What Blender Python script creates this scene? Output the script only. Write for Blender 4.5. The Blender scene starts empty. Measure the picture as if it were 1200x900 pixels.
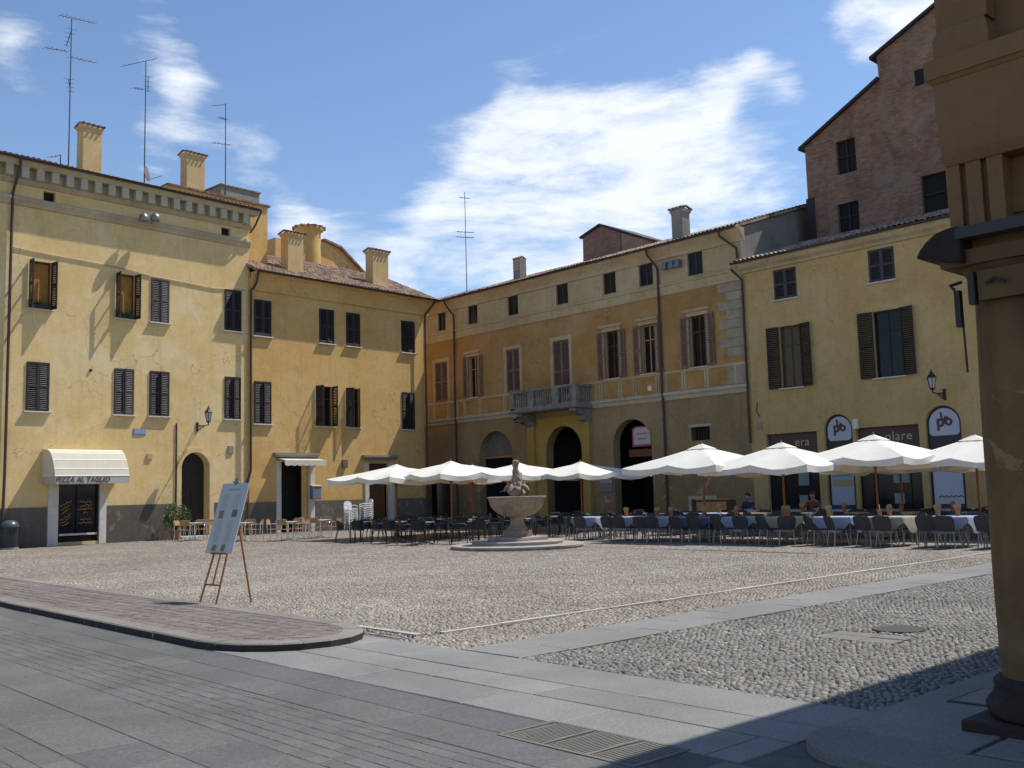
import bpy, bmesh, math, random
import numpy as np
from mathutils import Vector, Matrix
random.seed(7); rng = np.random.default_rng(7)
R = math.radians
scene = bpy.context.scene
col = scene.collection

# ------------------------------------------------------------------ camera, sky, sun, exposure
EYE = 1.6
CM = np.array([[0.99963371, -0.02706369, 0.0], [0.00294058, 0.10861425, 0.99407962], [-0.02690346, -0.9937155, 0.10865405]])
FPX = 1171.85            # focal length in units of a 1200 px wide frame
cd = bpy.data.cameras.new('camera'); cam = bpy.data.objects.new('camera', cd); col.objects.link(cam)
cd.sensor_width = 36; cd.lens = FPX / 1200 * 36; cd.clip_start = .05; cd.clip_end = 3000
m = Matrix(((CM[0][0], -CM[0][1], -CM[0][2], 0), (CM[1][0], -CM[1][1], -CM[1][2], 0), (CM[2][0], -CM[2][1], -CM[2][2], EYE), (0, 0, 0, 1)))
cam.matrix_world = m
scene.camera = cam
scene.view_settings.view_transform = 'Standard'; scene.view_settings.look = 'None'
scene.view_settings.exposure = 0.17; scene.view_settings.gamma = 1

SUN_AZ, SUN_EL = R(25.5), R(58.5)      # azimuth measured from world +X towards +Y
sd = bpy.data.lights.new('sun', 'SUN'); sd.energy = 4.6; sd.angle = R(.53); sd.color = (1, .95, .86)
so = bpy.data.objects.new('sun', sd); col.objects.link(so)
sv = Vector((math.cos(SUN_AZ) * math.cos(SUN_EL), math.sin(SUN_AZ) * math.cos(SUN_EL), math.sin(SUN_EL)))
so.rotation_euler = sv.to_track_quat('Z', 'Y').to_euler(); so.location = (0, 0, 60)

def pixdir(x, y):
    v = CM @ np.array([(x - 600) / FPX, (y - 450) / FPX, 1.]); return v
world = bpy.data.worlds.new('World'); scene.world = world; world.use_nodes = True
wn = world.node_tree; wn.nodes.clear()
def N(nt, t, **k):
    n = nt.nodes.new(t)
    for a, b in k.items():
        if a[0] == '_': n.inputs[a[1:].replace('_', ' ')].default_value = b
        else: setattr(n, a, b)
    return n
def LK(nt, a, b): nt.links.new(a, b)
def mth(nt, op, a, b=None, c=None, clamp=False):
    n = nt.nodes.new('ShaderNodeMath'); n.operation = op; n.use_clamp = clamp
    for i, v in enumerate((a, b, c)):
        if v is None: continue
        if isinstance(v, (int, float)): n.inputs[i].default_value = v
        else: nt.links.new(v, n.inputs[i])
    return n.outputs[0]
sky = N(wn, 'ShaderNodeTexSky', sky_type='NISHITA', sun_disc=False, sun_elevation=SUN_EL, sun_rotation=math.pi / 2 - SUN_AZ, altitude=0, air_density=1.0, dust_density=.25, ozone_density=4.5)
bg1 = N(wn, 'ShaderNodeBackground', _Strength=.136); LK(wn, sky.outputs[0], bg1.inputs[0])
bg2 = N(wn, 'ShaderNodeBackground', _Color=(.93, .96, 1, 1), _Strength=1.0)
tc = N(wn, 'ShaderNodeTexCoord'); 
mp = N(wn, 'ShaderNodeMapping'); mp.inputs['Rotation'].default_value = (.05, .42, 0); mp.inputs['Scale'].default_value = (.75, .75, 2.6)
LK(wn, tc.outputs['Generated'], mp.inputs[0])
n1 = N(wn, 'ShaderNodeTexNoise', _Scale=4.6, _Detail=12, _Roughness=.62, _Distortion=.5); LK(wn, mp.outputs[0], n1.inputs['Vector'])
n2 = N(wn, 'ShaderNodeTexNoise', _Scale=16, _Detail=8, _Roughness=.62, _Distortion=.2); LK(wn, mp.outputs[0], n2.inputs['Vector'])
# cloud banks: centre direction, angular half-width, weight
blobs = [(620, 150, .05, .75), (575, 215, .06, .7), (665, 205, .075, .9), (740, 225, .08, .85), (640, 260, .07, .75), (820, 225, .06, .7), (800, 170, .03, .15), (505, 255, .045, .5), (890, 230, .06, .8), (700, 140, .035, .3), (760, 165, .035, .55), (805, 140, .03, .6), (800, 135, .03, .5), (845, 105, .026, .85), (885, 72, .02, .85),
         (925, 95, .022, .7), (600, 100, .025, .4), (455, 310, .05, .4), (560, 290, .06, .45), (650, 300, .06, .4), (380, 275, .035, .45), (345, 250, .025, .4), (1040, 30, .05, .9), (1085, 10, .045, .8), (1000, 25, .03, .5), (210, 85, .034, .72), (215, 118, .022, .5), (195, 30, .03, .4),
         (185, 178, .034, .6), (292, 178, .034, .6), (10, 35, .034, .8), (5, 75, .03, .35), (330, 255, .03, .6), (150, 3, .04, .5), (420, 325, .05, .4), (500, 340, .05, .35)]
tot = None
for bx_, by_, w_, s_ in blobs:
    v = Vector(pixdir(bx_, by_)).normalized()
    dn = wn.nodes.new('ShaderNodeVectorMath'); dn.operation = 'DISTANCE'; LK(wn, tc.outputs['Generated'], dn.inputs[0]); dn.inputs[1].default_value = v
    q = mth(wn, 'DIVIDE', dn.outputs['Value'], w_); q = mth(wn, 'MULTIPLY', q, q); q = mth(wn, 'MULTIPLY', q, -1.0); q = mth(wn, 'EXPONENT', q); q = mth(wn, 'MULTIPLY', q, s_)
    tot = q if tot is None else mth(wn, 'ADD', tot, q)
tot = mth(wn, 'MINIMUM', tot, 1.05)
geo_z = N(wn, 'ShaderNodeSeparateXYZ'); LK(wn, tc.outputs['Generated'], geo_z.inputs[0])
nn = mth(wn, 'ADD', mth(wn, 'MULTIPLY', mth(wn, 'SUBTRACT', n1.outputs['Fac'], .5), 3.0), mth(wn, 'MULTIPLY', mth(wn, 'SUBTRACT', n2.outputs['Fac'], .5), 1.5))
d = mth(wn, 'ADD', mth(wn, 'SUBTRACT', mth(wn, 'MULTIPLY', tot, 1.12), .40), nn)
d = mth(wn, 'MULTIPLY', d, mth(wn, 'MINIMUM', mth(wn, 'MULTIPLY', tot, 3.0), 1.0))
mr = N(wn, 'ShaderNodeMapRange', interpolation_type='SMOOTHSTEP'); LK(wn, d, mr.inputs[0]); mr.inputs[1].default_value = -.05; mr.inputs[2].default_value = 1.12; mr.inputs[3].default_value = 0; mr.inputs[4].default_value = .92
haze_ = mth(wn, 'MULTIPLY', mth(wn, 'POWER', mth(wn, 'SUBTRACT', 1.0, mth(wn, 'MAXIMUM', geo_z.outputs[2], 0), clamp=True), 7.0), .24)
fac = mth(wn, 'MAXIMUM', mr.outputs[0], haze_)
mx = N(wn, 'ShaderNodeMixShader'); LK(wn, fac, mx.inputs[0]); LK(wn, bg1.outputs[0], mx.inputs[1]); LK(wn, bg2.outputs[0], mx.inputs[2])
wo = N(wn, 'ShaderNodeOutputWorld'); LK(wn, mx.outputs[0], wo.inputs[0])

# ------------------------------------------------------------------ frames (facade planes measured from the photograph)
class Frame:
    """local X runs along the facade to the right, local -Y points out of it, Z up"""
    def __init__(s, o, deg):
        s.o = np.array(o, float); s.a = R(deg)
        s.d = np.array([math.cos(s.a), math.sin(s.a), 0]); s.p = np.array([-math.sin(s.a), math.cos(s.a), 0])
    def hit(s, x, y, off=0.):
        v = pixdir(x, y); c = np.array([0, 0, EYE]); t = (s.o @ s.p + off - c @ s.p) / (v @ s.p); P = c + v * t
        return float((P - s.o) @ s.d), float(P[2])
    def rect(s, x0, y0, x1, y1, off=0.):
        ym, xm = (y0 + y1) / 2, (x0 + x1) / 2
        return s.hit(x0, ym, off)[0], s.hit(x1, ym, off)[0], s.hit(xm, y1, off)[1], s.hit(xm, y0, off)[1]
    def world(s, x, y, z=0): P = s.o + s.d * x + s.p * y; return Vector((P[0], P[1], z))
FL = Frame((-19.9111, 38.9705, 0), 47.6949)
CS = 22.17
_o = FL.o + FL.d * (CS + 3.4)
FR = Frame(_o, -47.2629)
G = Frame((0, 0, 0), -47.2629)
VR = float(FR.o @ FR.p)      # the palazzo plane in ground coordinates
UR = float(FR.o @ FR.d)
def gpt(px, py, z=0):
    v = pixdir(px, py); P = np.array([0, 0, EYE]) + v * ((z - EYE) / v[2]); return float(P @ G.d), float(P @ G.p)

# ------------------------------------------------------------------ mesh + object helpers
class MB:
    def __init__(s): s.v = []; s.f = []; s.mi = []
    def add(s, vs, fs, mi=0):
        b = len(s.v); s.v += [tuple(v) for v in vs]; s.f += [tuple(i + b for i in f) for f in fs]; s.mi += [mi] * len(fs); return s
    def box(s, x0, x1, y0, y1, z0, z1, mi=0):
        if x0 > x1: x0, x1 = x1, x0
        if y0 > y1: y0, y1 = y1, y0
        return s.frustum((x0, x1, y0, y1), z0, (x0, x1, y0, y1), z1, mi)
    def frustum(s, a, z0, b, z1, mi=0):
        vs = [(a[0], a[2], z0), (a[1], a[2], z0), (a[1], a[3], z0), (a[0], a[3], z0), (b[0], b[2], z1), (b[1], b[2], z1), (b[1], b[3], z1), (b[0], b[3], z1)]
        return s.add(vs, [(3, 2, 1, 0), (4, 5, 6, 7), (0, 1, 5, 4), (1, 2, 6, 5), (2, 3, 7, 6), (3, 0, 4, 7)], mi)
    def quad(s, a, b, c, d, mi=0): return s.add([a, b, c, d], [(0, 1, 2, 3)], mi)
    def tube(s, pts, r, n=8, mi=0, cap=True):
        pts = [Vector(p) for p in pts]; rs = r if isinstance(r, (list, tuple)) else [r] * len(pts)
        b = len(s.v); up = None
        for i, p in enumerate(pts):
            t = (pts[min(i + 1, len(pts) - 1)] - pts[max(i - 1, 0)]).normalized()
            if up is None: up = Vector((0, 0, 1)) if abs(t.z) < .9 else Vector((1, 0, 0))
            x = t.cross(up).normalized(); y = x.cross(t).normalized(); up = y
            for k in range(n):
                a = 2 * math.pi * k / n; s.v.append(tuple(p + (x * math.cos(a) + y * math.sin(a)) * rs[i]))
        for i in range(len(pts) - 1):
            for k in range(n):
                s.f.append((b + i * n + k, b + i * n + (k + 1) % n, b + (i + 1) * n + (k + 1) % n, b + (i + 1) * n + k)); s.mi.append(mi)
        if cap:
            s.f.append(tuple(b + k for k in range(n))[::-1]); s.mi.append(mi)
            e = b + (len(pts) - 1) * n; s.f.append(tuple(e + k for k in range(n))); s.mi.append(mi)
        return s
    def lathe(s, prof, n=24, c=(0, 0), mi=0, fn=None):
        b = len(s.v)
        for i, (r, z) in enumerate(prof):
            for k in range(n):
                a = 2 * math.pi * k / n; q = r * (fn(a, z) if fn else 1); s.v.append((c[0] + q * math.cos(a), c[1] + q * math.sin(a), z))
        for i in range(len(prof) - 1):
            for k in range(n):
                s.f.append((b + i * n + k, b + i * n + (k + 1) % n, b + (i + 1) * n + (k + 1) % n, b + (i + 1) * n + k)); s.mi.append(mi)
        s.f.append(tuple(b + k for k in range(n))[::-1]); s.mi.append(mi)
        e = b + (len(prof) - 1) * n; s.f.append(tuple(e + k for k in range(n))); s.mi.append(mi)
        return s
    def prism(s, poly, z0, z1, mi=0):
        n = len(poly); vs = [(p[0], p[1], z0) for p in poly] + [(p[0], p[1], z1) for p in poly]
        fs = [tuple(range(n))[::-1], tuple(range(n, 2 * n))] + [(i, (i + 1) % n, n + (i + 1) % n, n + i) for i in range(n)]
        return s.add(vs, fs, mi)
    def vprism(s, poly, y0, y1, mi=0):      # poly in (x, z), extruded in y
        n = len(poly); vs = [(p[0], y0, p[1]) for p in poly] + [(p[0], y1, p[1]) for p in poly]
        fs = [tuple(range(n)), tuple(range(n, 2 * n))[::-1]] + [(i, n + i, n + (i + 1) % n, (i + 1) % n) for i in range(n)]
        return s.add(vs, fs, mi)
    def xprism(s, poly, x0, x1, mi=0):      # poly in (y, z), extruded in x
        n = len(poly); vs = [(x0, p[0], p[1]) for p in poly] + [(x1, p[0], p[1]) for p in poly]
        fs = [tuple(range(n))[::-1], tuple(range(n, 2 * n))] + [(i, (i + 1) % n, n + (i + 1) % n, n + i) for i in range(n)]
        return s.add(vs, fs, mi)
    def merge(s, o, M=None):
        b = len(s.v); s.v += [tuple(M @ Vector(v)) for v in o.v] if M is not None else list(o.v)
        s.f += [tuple(i + b for i in f) for f in o.f]; s.mi += o.mi; return s
    def build(s, name, mat, parent=None, smooth=False, loc=None, rz=0, bevel=0):
        me = bpy.data.meshes.new(name); me.from_pydata(s.v, [], s.f)
        mats = mat if isinstance(mat, (list, tuple)) else [mat]
        for m_ in mats: me.materials.append(m_)
        if len(mats) > 1: me.polygons.foreach_set('material_index', s.mi)
        if smooth: me.polygons.foreach_set('use_smooth', [True] * len(me.polygons))
        me.validate(); me.update()
        b = bmesh.new(); b.from_mesh(me); bmesh.ops.recalc_face_normals(b, faces=b.faces); b.to_mesh(me); b.free()
        if smooth: me.set_sharp_from_angle(angle=R(40))
        o = bpy.data.objects.new(name, me); col.objects.link(o)
        if parent is not None: o.parent = parent
        if loc is not None: o.location = loc
        o.rotation_euler[2] = rz
        if bevel:
            bm_ = o.modifiers.new('bevel', 'BEVEL'); bm_.width = bevel; bm_.segments = 2; bm_.limit_method = 'ANGLE'
        return o
def each(mb, name, mat, parent, **k):
    """one object per loose piece"""
    par = list(range(len(mb.v)))
    def fd(i):
        while par[i] != i: par[i] = par[par[i]]; i = par[i]
        return i
    for f in mb.f:
        for i in f[1:]: par[fd(i)] = fd(f[0])
    grp = {}
    for f in mb.f: grp.setdefault(fd(f[0]), []).append(f)
    for fs in grp.values():
        ids = sorted({i for f in fs for i in f}); mp_ = {i: n for n, i in enumerate(ids)}
        MB().add([mb.v[i] for i in ids], [tuple(mp_[i] for i in f) for f in fs]).build(name, mat, parent, **k)
def tag(o, label=None, cat=None, group=None, kind=None):
    if label: o['label'] = label
    if cat: o['category'] = cat
    if group: o['group'] = group
    if kind: o['kind'] = kind
    return o
def thing(name, label, cat, loc=(0, 0, 0), rz=0, group=None):
    o = bpy.data.objects.new(name, None); col.objects.link(o); o.location = loc; o.rotation_euler[2] = rz
    return tag(o, label, cat, group)
def fthing(name, label, cat, F, x=0, y=0, z=0, group=None, rz=0): return thing(name, label, cat, F.world(x, y, z), F.a + rz, group)
def dup(root, loc, rz, label=None, group=None):
    def cp(o, par):
        c = o.copy(); col.objects.link(c)
        if par is not None: c.parent = par
        for ch in o.children: cp(ch, c)
        return c
    kids = list(root.children)
    r = root.copy(); col.objects.link(r); r.location = loc; r.rotation_euler[2] = rz
    if label: r['label'] = label
    if group: r['group'] = group
    for ch in kids: cp(ch, r)
    return r
def wall(mb, x0, x1, z0, z1, holes, y=0., depth=.3, mi=0):
    """flat wall sheet with rectangular or arched openings and their reveals"""
    xs = sorted({x0, x1, *[max(x0, min(x1, h[k])) for h in holes for k in (0, 1)]}); zs = sorted({z0, z1, *[max(z0, min(z1, h[k])) for h in holes for k in (2, 3)]})
    for i in range(len(xs) - 1):
        for j in range(len(zs) - 1):
            cx, cz = (xs[i] + xs[i + 1]) / 2, (zs[j] + zs[j + 1]) / 2
            if any(h[0] < cx < h[1] and h[2] < cz < h[3] for h in holes): continue
            mb.quad((xs[i], y, zs[j]), (xs[i + 1], y, zs[j]), (xs[i + 1], y, zs[j + 1]), (xs[i], y, zs[j + 1]), mi)
    for h in holes:
        a, b, c, d_ = h[:4]
        arch = len(h) > 4 and h[4]
        if not arch:
            ring = [(a, c), (a, d_), (b, d_), (b, c)]
            rng_ = ring + [ring[0]] if c > z0 + .01 else ring
        else:
            r_ = (b - a) / 2; cx = (a + b) / 2; rise = min(r_, h[5] if len(h) > 5 else r_); zc = d_ - rise
            pts = [(cx - r_ * math.cos(math.pi * k / 20), zc + rise * math.sin(math.pi * k / 20)) for k in range(21)]
            for k in range(20):
                p, q = pts[k], pts[k + 1]
                mb.quad((p[0], y, p[1]), (q[0], y, q[1]), (q[0], y, d_), (p[0], y, d_), mi) if abs(p[1] - d_) > 1e-6 or abs(q[1] - d_) > 1e-6 else None
            rng_ = [(a, c)] + pts + [(b, c)]
        for k in range(len(rng_) - 1):
            p, q = rng_[k], rng_[k + 1]
            mb.quad((p[0], y, p[1]), (p[0], y + depth, p[1]), (q[0], y + depth, q[1]), (q[0], y, q[1]), mi)
    return mb

# ------------------------------------------------------------------ materials
MATS = {}
def base_mat(name):
    m = bpy.data.materials.new(name); m.use_nodes = True; nt = m.node_tree; b = nt.nodes['Principled BSDF']; MATS[name] = m; return m, nt, b
def c4(c): return (c[0], c[1], c[2], 1)
def simple(name, c, rough=.6, metal=0, spec=.5):
    m, nt, b = base_mat(name); b.inputs['Base Color'].default_value = c4(c); b.inputs['Roughness'].default_value = rough; b.inputs['Metallic'].default_value = metal
    b.inputs['Specular IOR Level'].default_value = spec; return m
def ramp(nt, src, stops):
    r = nt.nodes.new('ShaderNodeValToRGB'); e = r.color_ramp.elements
    while len(e) < len(stops): e.new(.5)
    for i, (p, c) in enumerate(stops): e[i].position = p; e[i].color = c4(c)
    nt.links.new(src, r.inputs[0]); return r.outputs[0]
def noise(nt, vec, scale, detail=6, rough=.55, dist=0):
    n = N(nt, 'ShaderNodeTexNoise', _Scale=scale, _Detail=detail, _Roughness=rough, _Distortion=dist); nt.links.new(vec, n.inputs['Vector']); return n.outputs['Fac']
def mixc(nt, fac, a, b, mode='MIX'):
    n = nt.nodes.new('ShaderNodeMix'); n.data_type = 'RGBA'; n.blend_type = mode
    for i, v in ((0, fac), (6, a), (7, b)):
        if isinstance(v, (int, float)): n.inputs[i].default_value = v
        elif isinstance(v, tuple): n.inputs[i].default_value = c4(v)
        else: nt.links.new(v, n.inputs[i])
    return n.outputs[2]
def bump(nt, b, h, strength=.4, dist=.02):
    n = N(nt, 'ShaderNodeBump', _Strength=strength, _Distance=dist); nt.links.new(h, n.inputs['Height']); nt.links.new(n.outputs[0], b.inputs['Normal'])
def plaster(name, c, light, dark, patch=.5, rough=.9, streak=.35, grime=(0., 2.2), seed=0.):
    """lime plaster: broad fading, lighter repair patches, rain streaks, damp near the ground"""
    m, nt, b = base_mat(name); t = nt.nodes.new('ShaderNodeTexCoord'); mp = N(nt, 'ShaderNodeMapping'); mp.inputs['Location'].default_value = (seed, seed * 1.7, 0); LK(nt, t.outputs['Object'], mp.inputs[0]); V = mp.outputs[0]
    a = noise(nt, V, .35, 5, .6, .6); k = ramp(nt, a, [(.3, dark), (.5, c), (.72, light)])
    p = noise(nt, V, .55, 6, .62, 1.2); pf = N(nt, 'ShaderNodeMapRange'); LK(nt, p, pf.inputs[0]); pf.inputs[1].default_value = .55; pf.inputs[2].default_value = .68; pf.inputs[4].default_value = patch
    k = mixc(nt, pf.outputs[0], k, light)
    ms = N(nt, 'ShaderNodeMapping'); ms.inputs['Scale'].default_value = (3.2, 3.2, .22); LK(nt, V, ms.inputs[0])
    s_ = noise(nt, ms.outputs[0], 1.3, 6, .65); sf = N(nt, 'ShaderNodeMapRange'); LK(nt, s_, sf.inputs[0]); sf.inputs[1].default_value = .5; sf.inputs[2].default_value = .75; sf.inputs[4].default_value = streak
    k = mixc(nt, sf.outputs[0], k, tuple(x * .62 for x in dark))
    m2 = noise(nt, V, 1.5, 10, .72, .9); k = mixc(nt, .75, k, ramp(nt, m2, [(.3, (.80, .78, .74)), (.5, (1, 1, 1)), (.72, (1.12, 1.13, 1.16))]), 'MULTIPLY')
    f = noise(nt, V, 9, 8, .7); k = mixc(nt, .30, k, ramp(nt, f, [(.3, tuple(x * .7 for x in c)), (.7, tuple(min(1, x * 1.2) for x in c))]))
    sp = N(nt, 'ShaderNodeTexNoise', _Scale=3.3, _Detail=9, _Roughness=.78); LK(nt, V, sp.inputs['Vector']); spf = N(nt, 'ShaderNodeMapRange'); LK(nt, sp.outputs['Fac'], spf.inputs[0]); spf.inputs[1].default_value = .66; spf.inputs[2].default_value = .74; spf.inputs[4].default_value = .35
    k = mixc(nt, spf.outputs[0], k, tuple(x * .5 for x in dark))
    sx = N(nt, 'ShaderNodeSeparateXYZ'); LK(nt, t.outputs['Object'], sx.inputs[0])
    g = N(nt, 'ShaderNodeMapRange'); LK(nt, mth(nt, 'ADD', sx.outputs[2], mth(nt, 'MULTIPLY', p, -2.2)), g.inputs[0]); g.inputs[1].default_value = grime[0] - .9; g.inputs[2].default_value = grime[1] - .9; g.inputs[3].default_value = .45; g.inputs[4].default_value = 0
    k = mixc(nt, g.outputs[0], k, tuple(x * .6 for x in dark))
    dv = nt.nodes.new('ShaderNodeVectorMath'); dv.operation = 'MULTIPLY_ADD'; nv = N(nt, 'ShaderNodeTexNoise', _Scale=1.1, _Detail=6); LK(nt, V, nv.inputs['Vector']); LK(nt, nv.outputs['Color'], dv.inputs[0]); dv.inputs[1].default_value = (1.6, 1.6, 1.6); LK(nt, V, dv.inputs[2])
    cr = N(nt, 'ShaderNodeTexVoronoi', _Scale=.42, feature='DISTANCE_TO_EDGE'); LK(nt, dv.outputs[0], cr.inputs['Vector'])
    cm = mth(nt, 'MULTIPLY', mth(nt, 'LESS_THAN', cr.outputs['Distance'], .0045), mth(nt, 'GREATER_THAN', a, .50)); k = mixc(nt, mth(nt, 'MULTIPLY', cm, .45), k, tuple(x * .35 for x in dark))
    fl = mth(nt, 'MULTIPLY', mth(nt, 'GREATER_THAN', m2, .60), mth(nt, 'LESS_THAN', mth(nt, 'ADD', sx.outputs[2], mth(nt, 'MULTIPLY', p, 4.)), 4.3)); k = mixc(nt, mth(nt, 'MULTIPLY', fl, .55 if grime[0] > -3 else 0.), k, (.50, .45, .37) if c[0] > .3 else tuple(x * 1.7 for x in c))
    LK(nt, k, b.inputs['Base Color']); b.inputs['Roughness'].default_value = rough; b.inputs['Specular IOR Level'].default_value = .2
    bump(nt, b, noise(nt, V, 14, 8, .7), .35, .02); return m
def stone(name, c, var=.25, scale=3., rough=.8, bmp=.4, blocks=None):
    m, nt, b = base_mat(name); t = nt.nodes.new('ShaderNodeTexCoord'); V = t.outputs['Object']
    a = noise(nt, V, scale, 8, .65, .4); k = ramp(nt, a, [(.28, tuple(x * (1 - var * 1.3) for x in c)), (.5, c), (.75, tuple(min(1, x * (1 + var)) for x in c))])
    f = noise(nt, V, scale * 9, 6, .7); k = mixc(nt, .3, k, ramp(nt, f, [(.3, tuple(x * .6 for x in c)), (.7, tuple(min(1, x * 1.25) for x in c))]))
    LK(nt, k, b.inputs['Base Color']); b.inputs['Roughness'].default_value = rough; b.inputs['Specular IOR Level'].default_value = .3
    bump(nt, b, f, bmp, .015); return m
def island(name, cols, rough=.8, fine=25., spec=.3, bmp=.35, extra=None):
    """each loose piece of the mesh (stone, slab, tile) gets its own tone"""
    m, nt, b = base_mat(name); g = nt.nodes.new('ShaderNodeNewGeometry'); t = nt.nodes.new('ShaderNodeTexCoord')
    n = len(cols); k = ramp(nt, g.outputs['Random Per Island'], [(i / (n - 1), c) for i, c in enumerate(cols)])
    a = noise(nt, t.outputs['Object'], fine, 6, .7); k = mixc(nt, .55, k, ramp(nt, a, [(.3, (.35, .35, .35)), (.7, (1.35, 1.35, 1.35))]), 'MULTIPLY')
    l = noise(nt, t.outputs['Object'], .5, 6, .65, .5); k = mixc(nt, .8, k, ramp(nt, l, [(.3, (.72, .70, .68)), (.7, (1.2, 1.2, 1.2))]), 'MULTIPLY')
    hh = noise(nt, t.outputs['Object'], 7, 8, .75, .6); k = mixc(nt, .9, k, ramp(nt, hh, [(.3, (.84, .88, .86)), (.48, (1.05, 1.0, .97)), (.62, (.95, .99, .99)), (.75, (1.22, 1.18, 1.14))]), 'MULTIPLY')
    LK(nt, k, b.inputs['Base Color']); b.inputs['Roughness'].default_value = rough; b.inputs['Specular IOR Level'].default_value = spec
    bump(nt, b, mth(nt, 'ADD', mth(nt, 'MULTIPLY', a, .5), hh), bmp, .012); return m
def tilemat(name, cols):
    m, nt, b = base_mat(name); t = nt.nodes.new('ShaderNodeTexCoord'); sx = N(nt, 'ShaderNodeSeparateXYZ'); LK(nt, t.outputs['Object'], sx.inputs[0])
    fx = mth(nt, 'FLOOR', mth(nt, 'DIVIDE', sx.outputs[0], .11)); fy = mth(nt, 'FLOOR', mth(nt, 'DIVIDE', sx.outputs[1], .33))
    cb = nt.nodes.new('ShaderNodeCombineXYZ'); LK(nt, fx, cb.inputs[0]); LK(nt, fy, cb.inputs[1]); w = nt.nodes.new('ShaderNodeTexWhiteNoise'); LK(nt, cb.outputs[0], w.inputs[0])
    n = len(cols); k = ramp(nt, w.outputs['Value'], [(i / (n - 1), c) for i, c in enumerate(cols)])
    a = noise(nt, t.outputs['Object'], 1.2, 7, .7); k = mixc(nt, .7, k, ramp(nt, a, [(.35, (.45, .43, .4)), (.65, (1.15, 1.15, 1.15))]), 'MULTIPLY')
    LK(nt, k, b.inputs['Base Color']); b.inputs['Roughness'].default_value = .85; bump(nt, b, noise(nt, t.outputs['Object'], 30, 4), .3, .01); return m
def brickmat(name, c1, c2, mortar, scale=1., wash=None, rough=.9):
    m, nt, b = base_mat(name); t = nt.nodes.new('ShaderNodeTexCoord'); sx = N(nt, 'ShaderNodeSeparateXYZ'); LK(nt, t.outputs['Object'], sx.inputs[0])
    cb = nt.nodes.new('ShaderNodeCombineXYZ'); LK(nt, mth(nt, 'ADD', sx.outputs[0], sx.outputs[1]), cb.inputs[0]); LK(nt, sx.outputs[2], cb.inputs[1])
    w = N(nt, 'ShaderNodeTexBrick', _Scale=scale); w.inputs['Color1'].default_value = c4(c1); w.inputs['Color2'].default_value = c4(c2); w.inputs['Mortar'].default_value = c4(mortar)
    w.inputs['Brick Width'].default_value = .26; w.inputs['Row Height'].default_value = .075; w.inputs['Mortar Size'].default_value = .012; w.inputs['Bias'].default_value = -.1; LK(nt, cb.outputs[0], w.inputs['Vector'])
    V = t.outputs['Object']; a = noise(nt, V, .7, 7, .7, 1.0); k = mixc(nt, .85, w.outputs['Color'], ramp(nt, a, [(.3, (.55, .5, .5)), (.7, (1.3, 1.3, 1.3))]), 'MULTIPLY')
    st = N(nt, 'ShaderNodeMapping'); st.inputs['Scale'].default_value = (1.2, 1.2, 5); LK(nt, V, st.inputs[0]); h = noise(nt, st.outputs[0], 2.2, 8, .75)
    k = mixc(nt, .6, k, ramp(nt, h, [(.35, (.5, .5, .5)), (.65, (1.5, 1.4, 1.35))]), 'MULTIPLY')
    if wash:
        p = noise(nt, V, .9, 8, .65, .8); pf = N(nt, 'ShaderNodeMapRange'); LK(nt, p, pf.inputs[0]); pf.inputs[1].default_value = .52; pf.inputs[2].default_value = .62; pf.inputs[4].default_value = .6; k = mixc(nt, pf.outputs[0], k, wash)
    LK(nt, k, b.inputs['Base Color']); b.inputs['Roughness'].default_value = rough; bump(nt, b, h, .6, .02); return m

M_cream = plaster('cream_plaster', (.75, .54, .245), (.80, .655, .41), (.65, .44, .175), patch=.75)
M_ochre = plaster('ochre_plaster', (.65, .41, .15), (.70, .48, .22), (.55, .33, .11), patch=.35, seed=11.)
M_chim = plaster('chimney_plaster', (.62, .44, .22), (.68, .53, .33), (.50, .33, .14), patch=.5, seed=15., grime=(-9, -8))
M_plinth = plaster('plinth_render', (.17, .145, .115), (.27, .235, .19), (.11, .095, .08), patch=.6, streak=.5, seed=3.)
M_cornice = plaster('cornice_plaster', (.50, .40, .24), (.60, .52, .36), (.36, .28, .17), patch=.4, seed=5.)
M_pgold = plaster('palazzo_ochre', (.43, .245, .085), (.47, .33, .17), (.30, .17, .07), patch=.5, seed=21., grime=(-5, -4))
M_pcream = plaster('palazzo_cream', (.52, .40, .23), (.60, .50, .34), (.40, .29, .16), patch=.6, seed=25., grime=(-5, -4))
M_pbrown = plaster('palazzo_ground', (.34, .235, .115), (.40, .30, .18), (.23, .16, .085), patch=.5, seed=31., grime=(.0, 3.))
M_yellow = plaster('yellow_plaster', (.55, .38, .165), (.60, .44, .22), (.46, .31, .12), patch=.35, seed=41.)
M_portal = plaster('portal_yellow', (.43, .28, .075), (.48, .34, .13), (.32, .205, .055), patch=.3, seed=51., grime=(-5, -4))
M_trim = stone('pale_trim', (.50, .43, .31), .2, 2.)
M_sill = stone('sill_stone', (.62, .58, .52), .15, 4.)
M_gstone = stone('weathered_balcony_stone', (.24, .225, .20), .5, 3.)
M_marble = stone('fountain_marble', (.30, .235, .165), .4, 3., bmp=.5)
M_step = stone('fountain_step_stone', (.33, .29, .25), .35, 2.)
M_grey = plaster('grey_render', (.27, .25, .22), (.34, .31, .27), (.18, .165, .15), patch=.5, seed=61.)
M_conc = stone('grey_concrete', (.26, .24, .20), .25, 2.)
M_brick = brickmat('tower_brick', (.31, .15, .09), (.20, .105, .065), (.25, .19, .135), 1., wash=(.25, .20, .15))
M_brick2 = brickmat('rooftop_brick', (.30, .15, .11), (.25, .13, .10), (.26, .18, .14))
M_tile = tilemat('roof_tiles', [(.24, .13, .085), (.31, .19, .125), (.17, .10, .075), (.36, .27, .20), (.26, .15, .10), (.15, .11, .09)])
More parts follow.
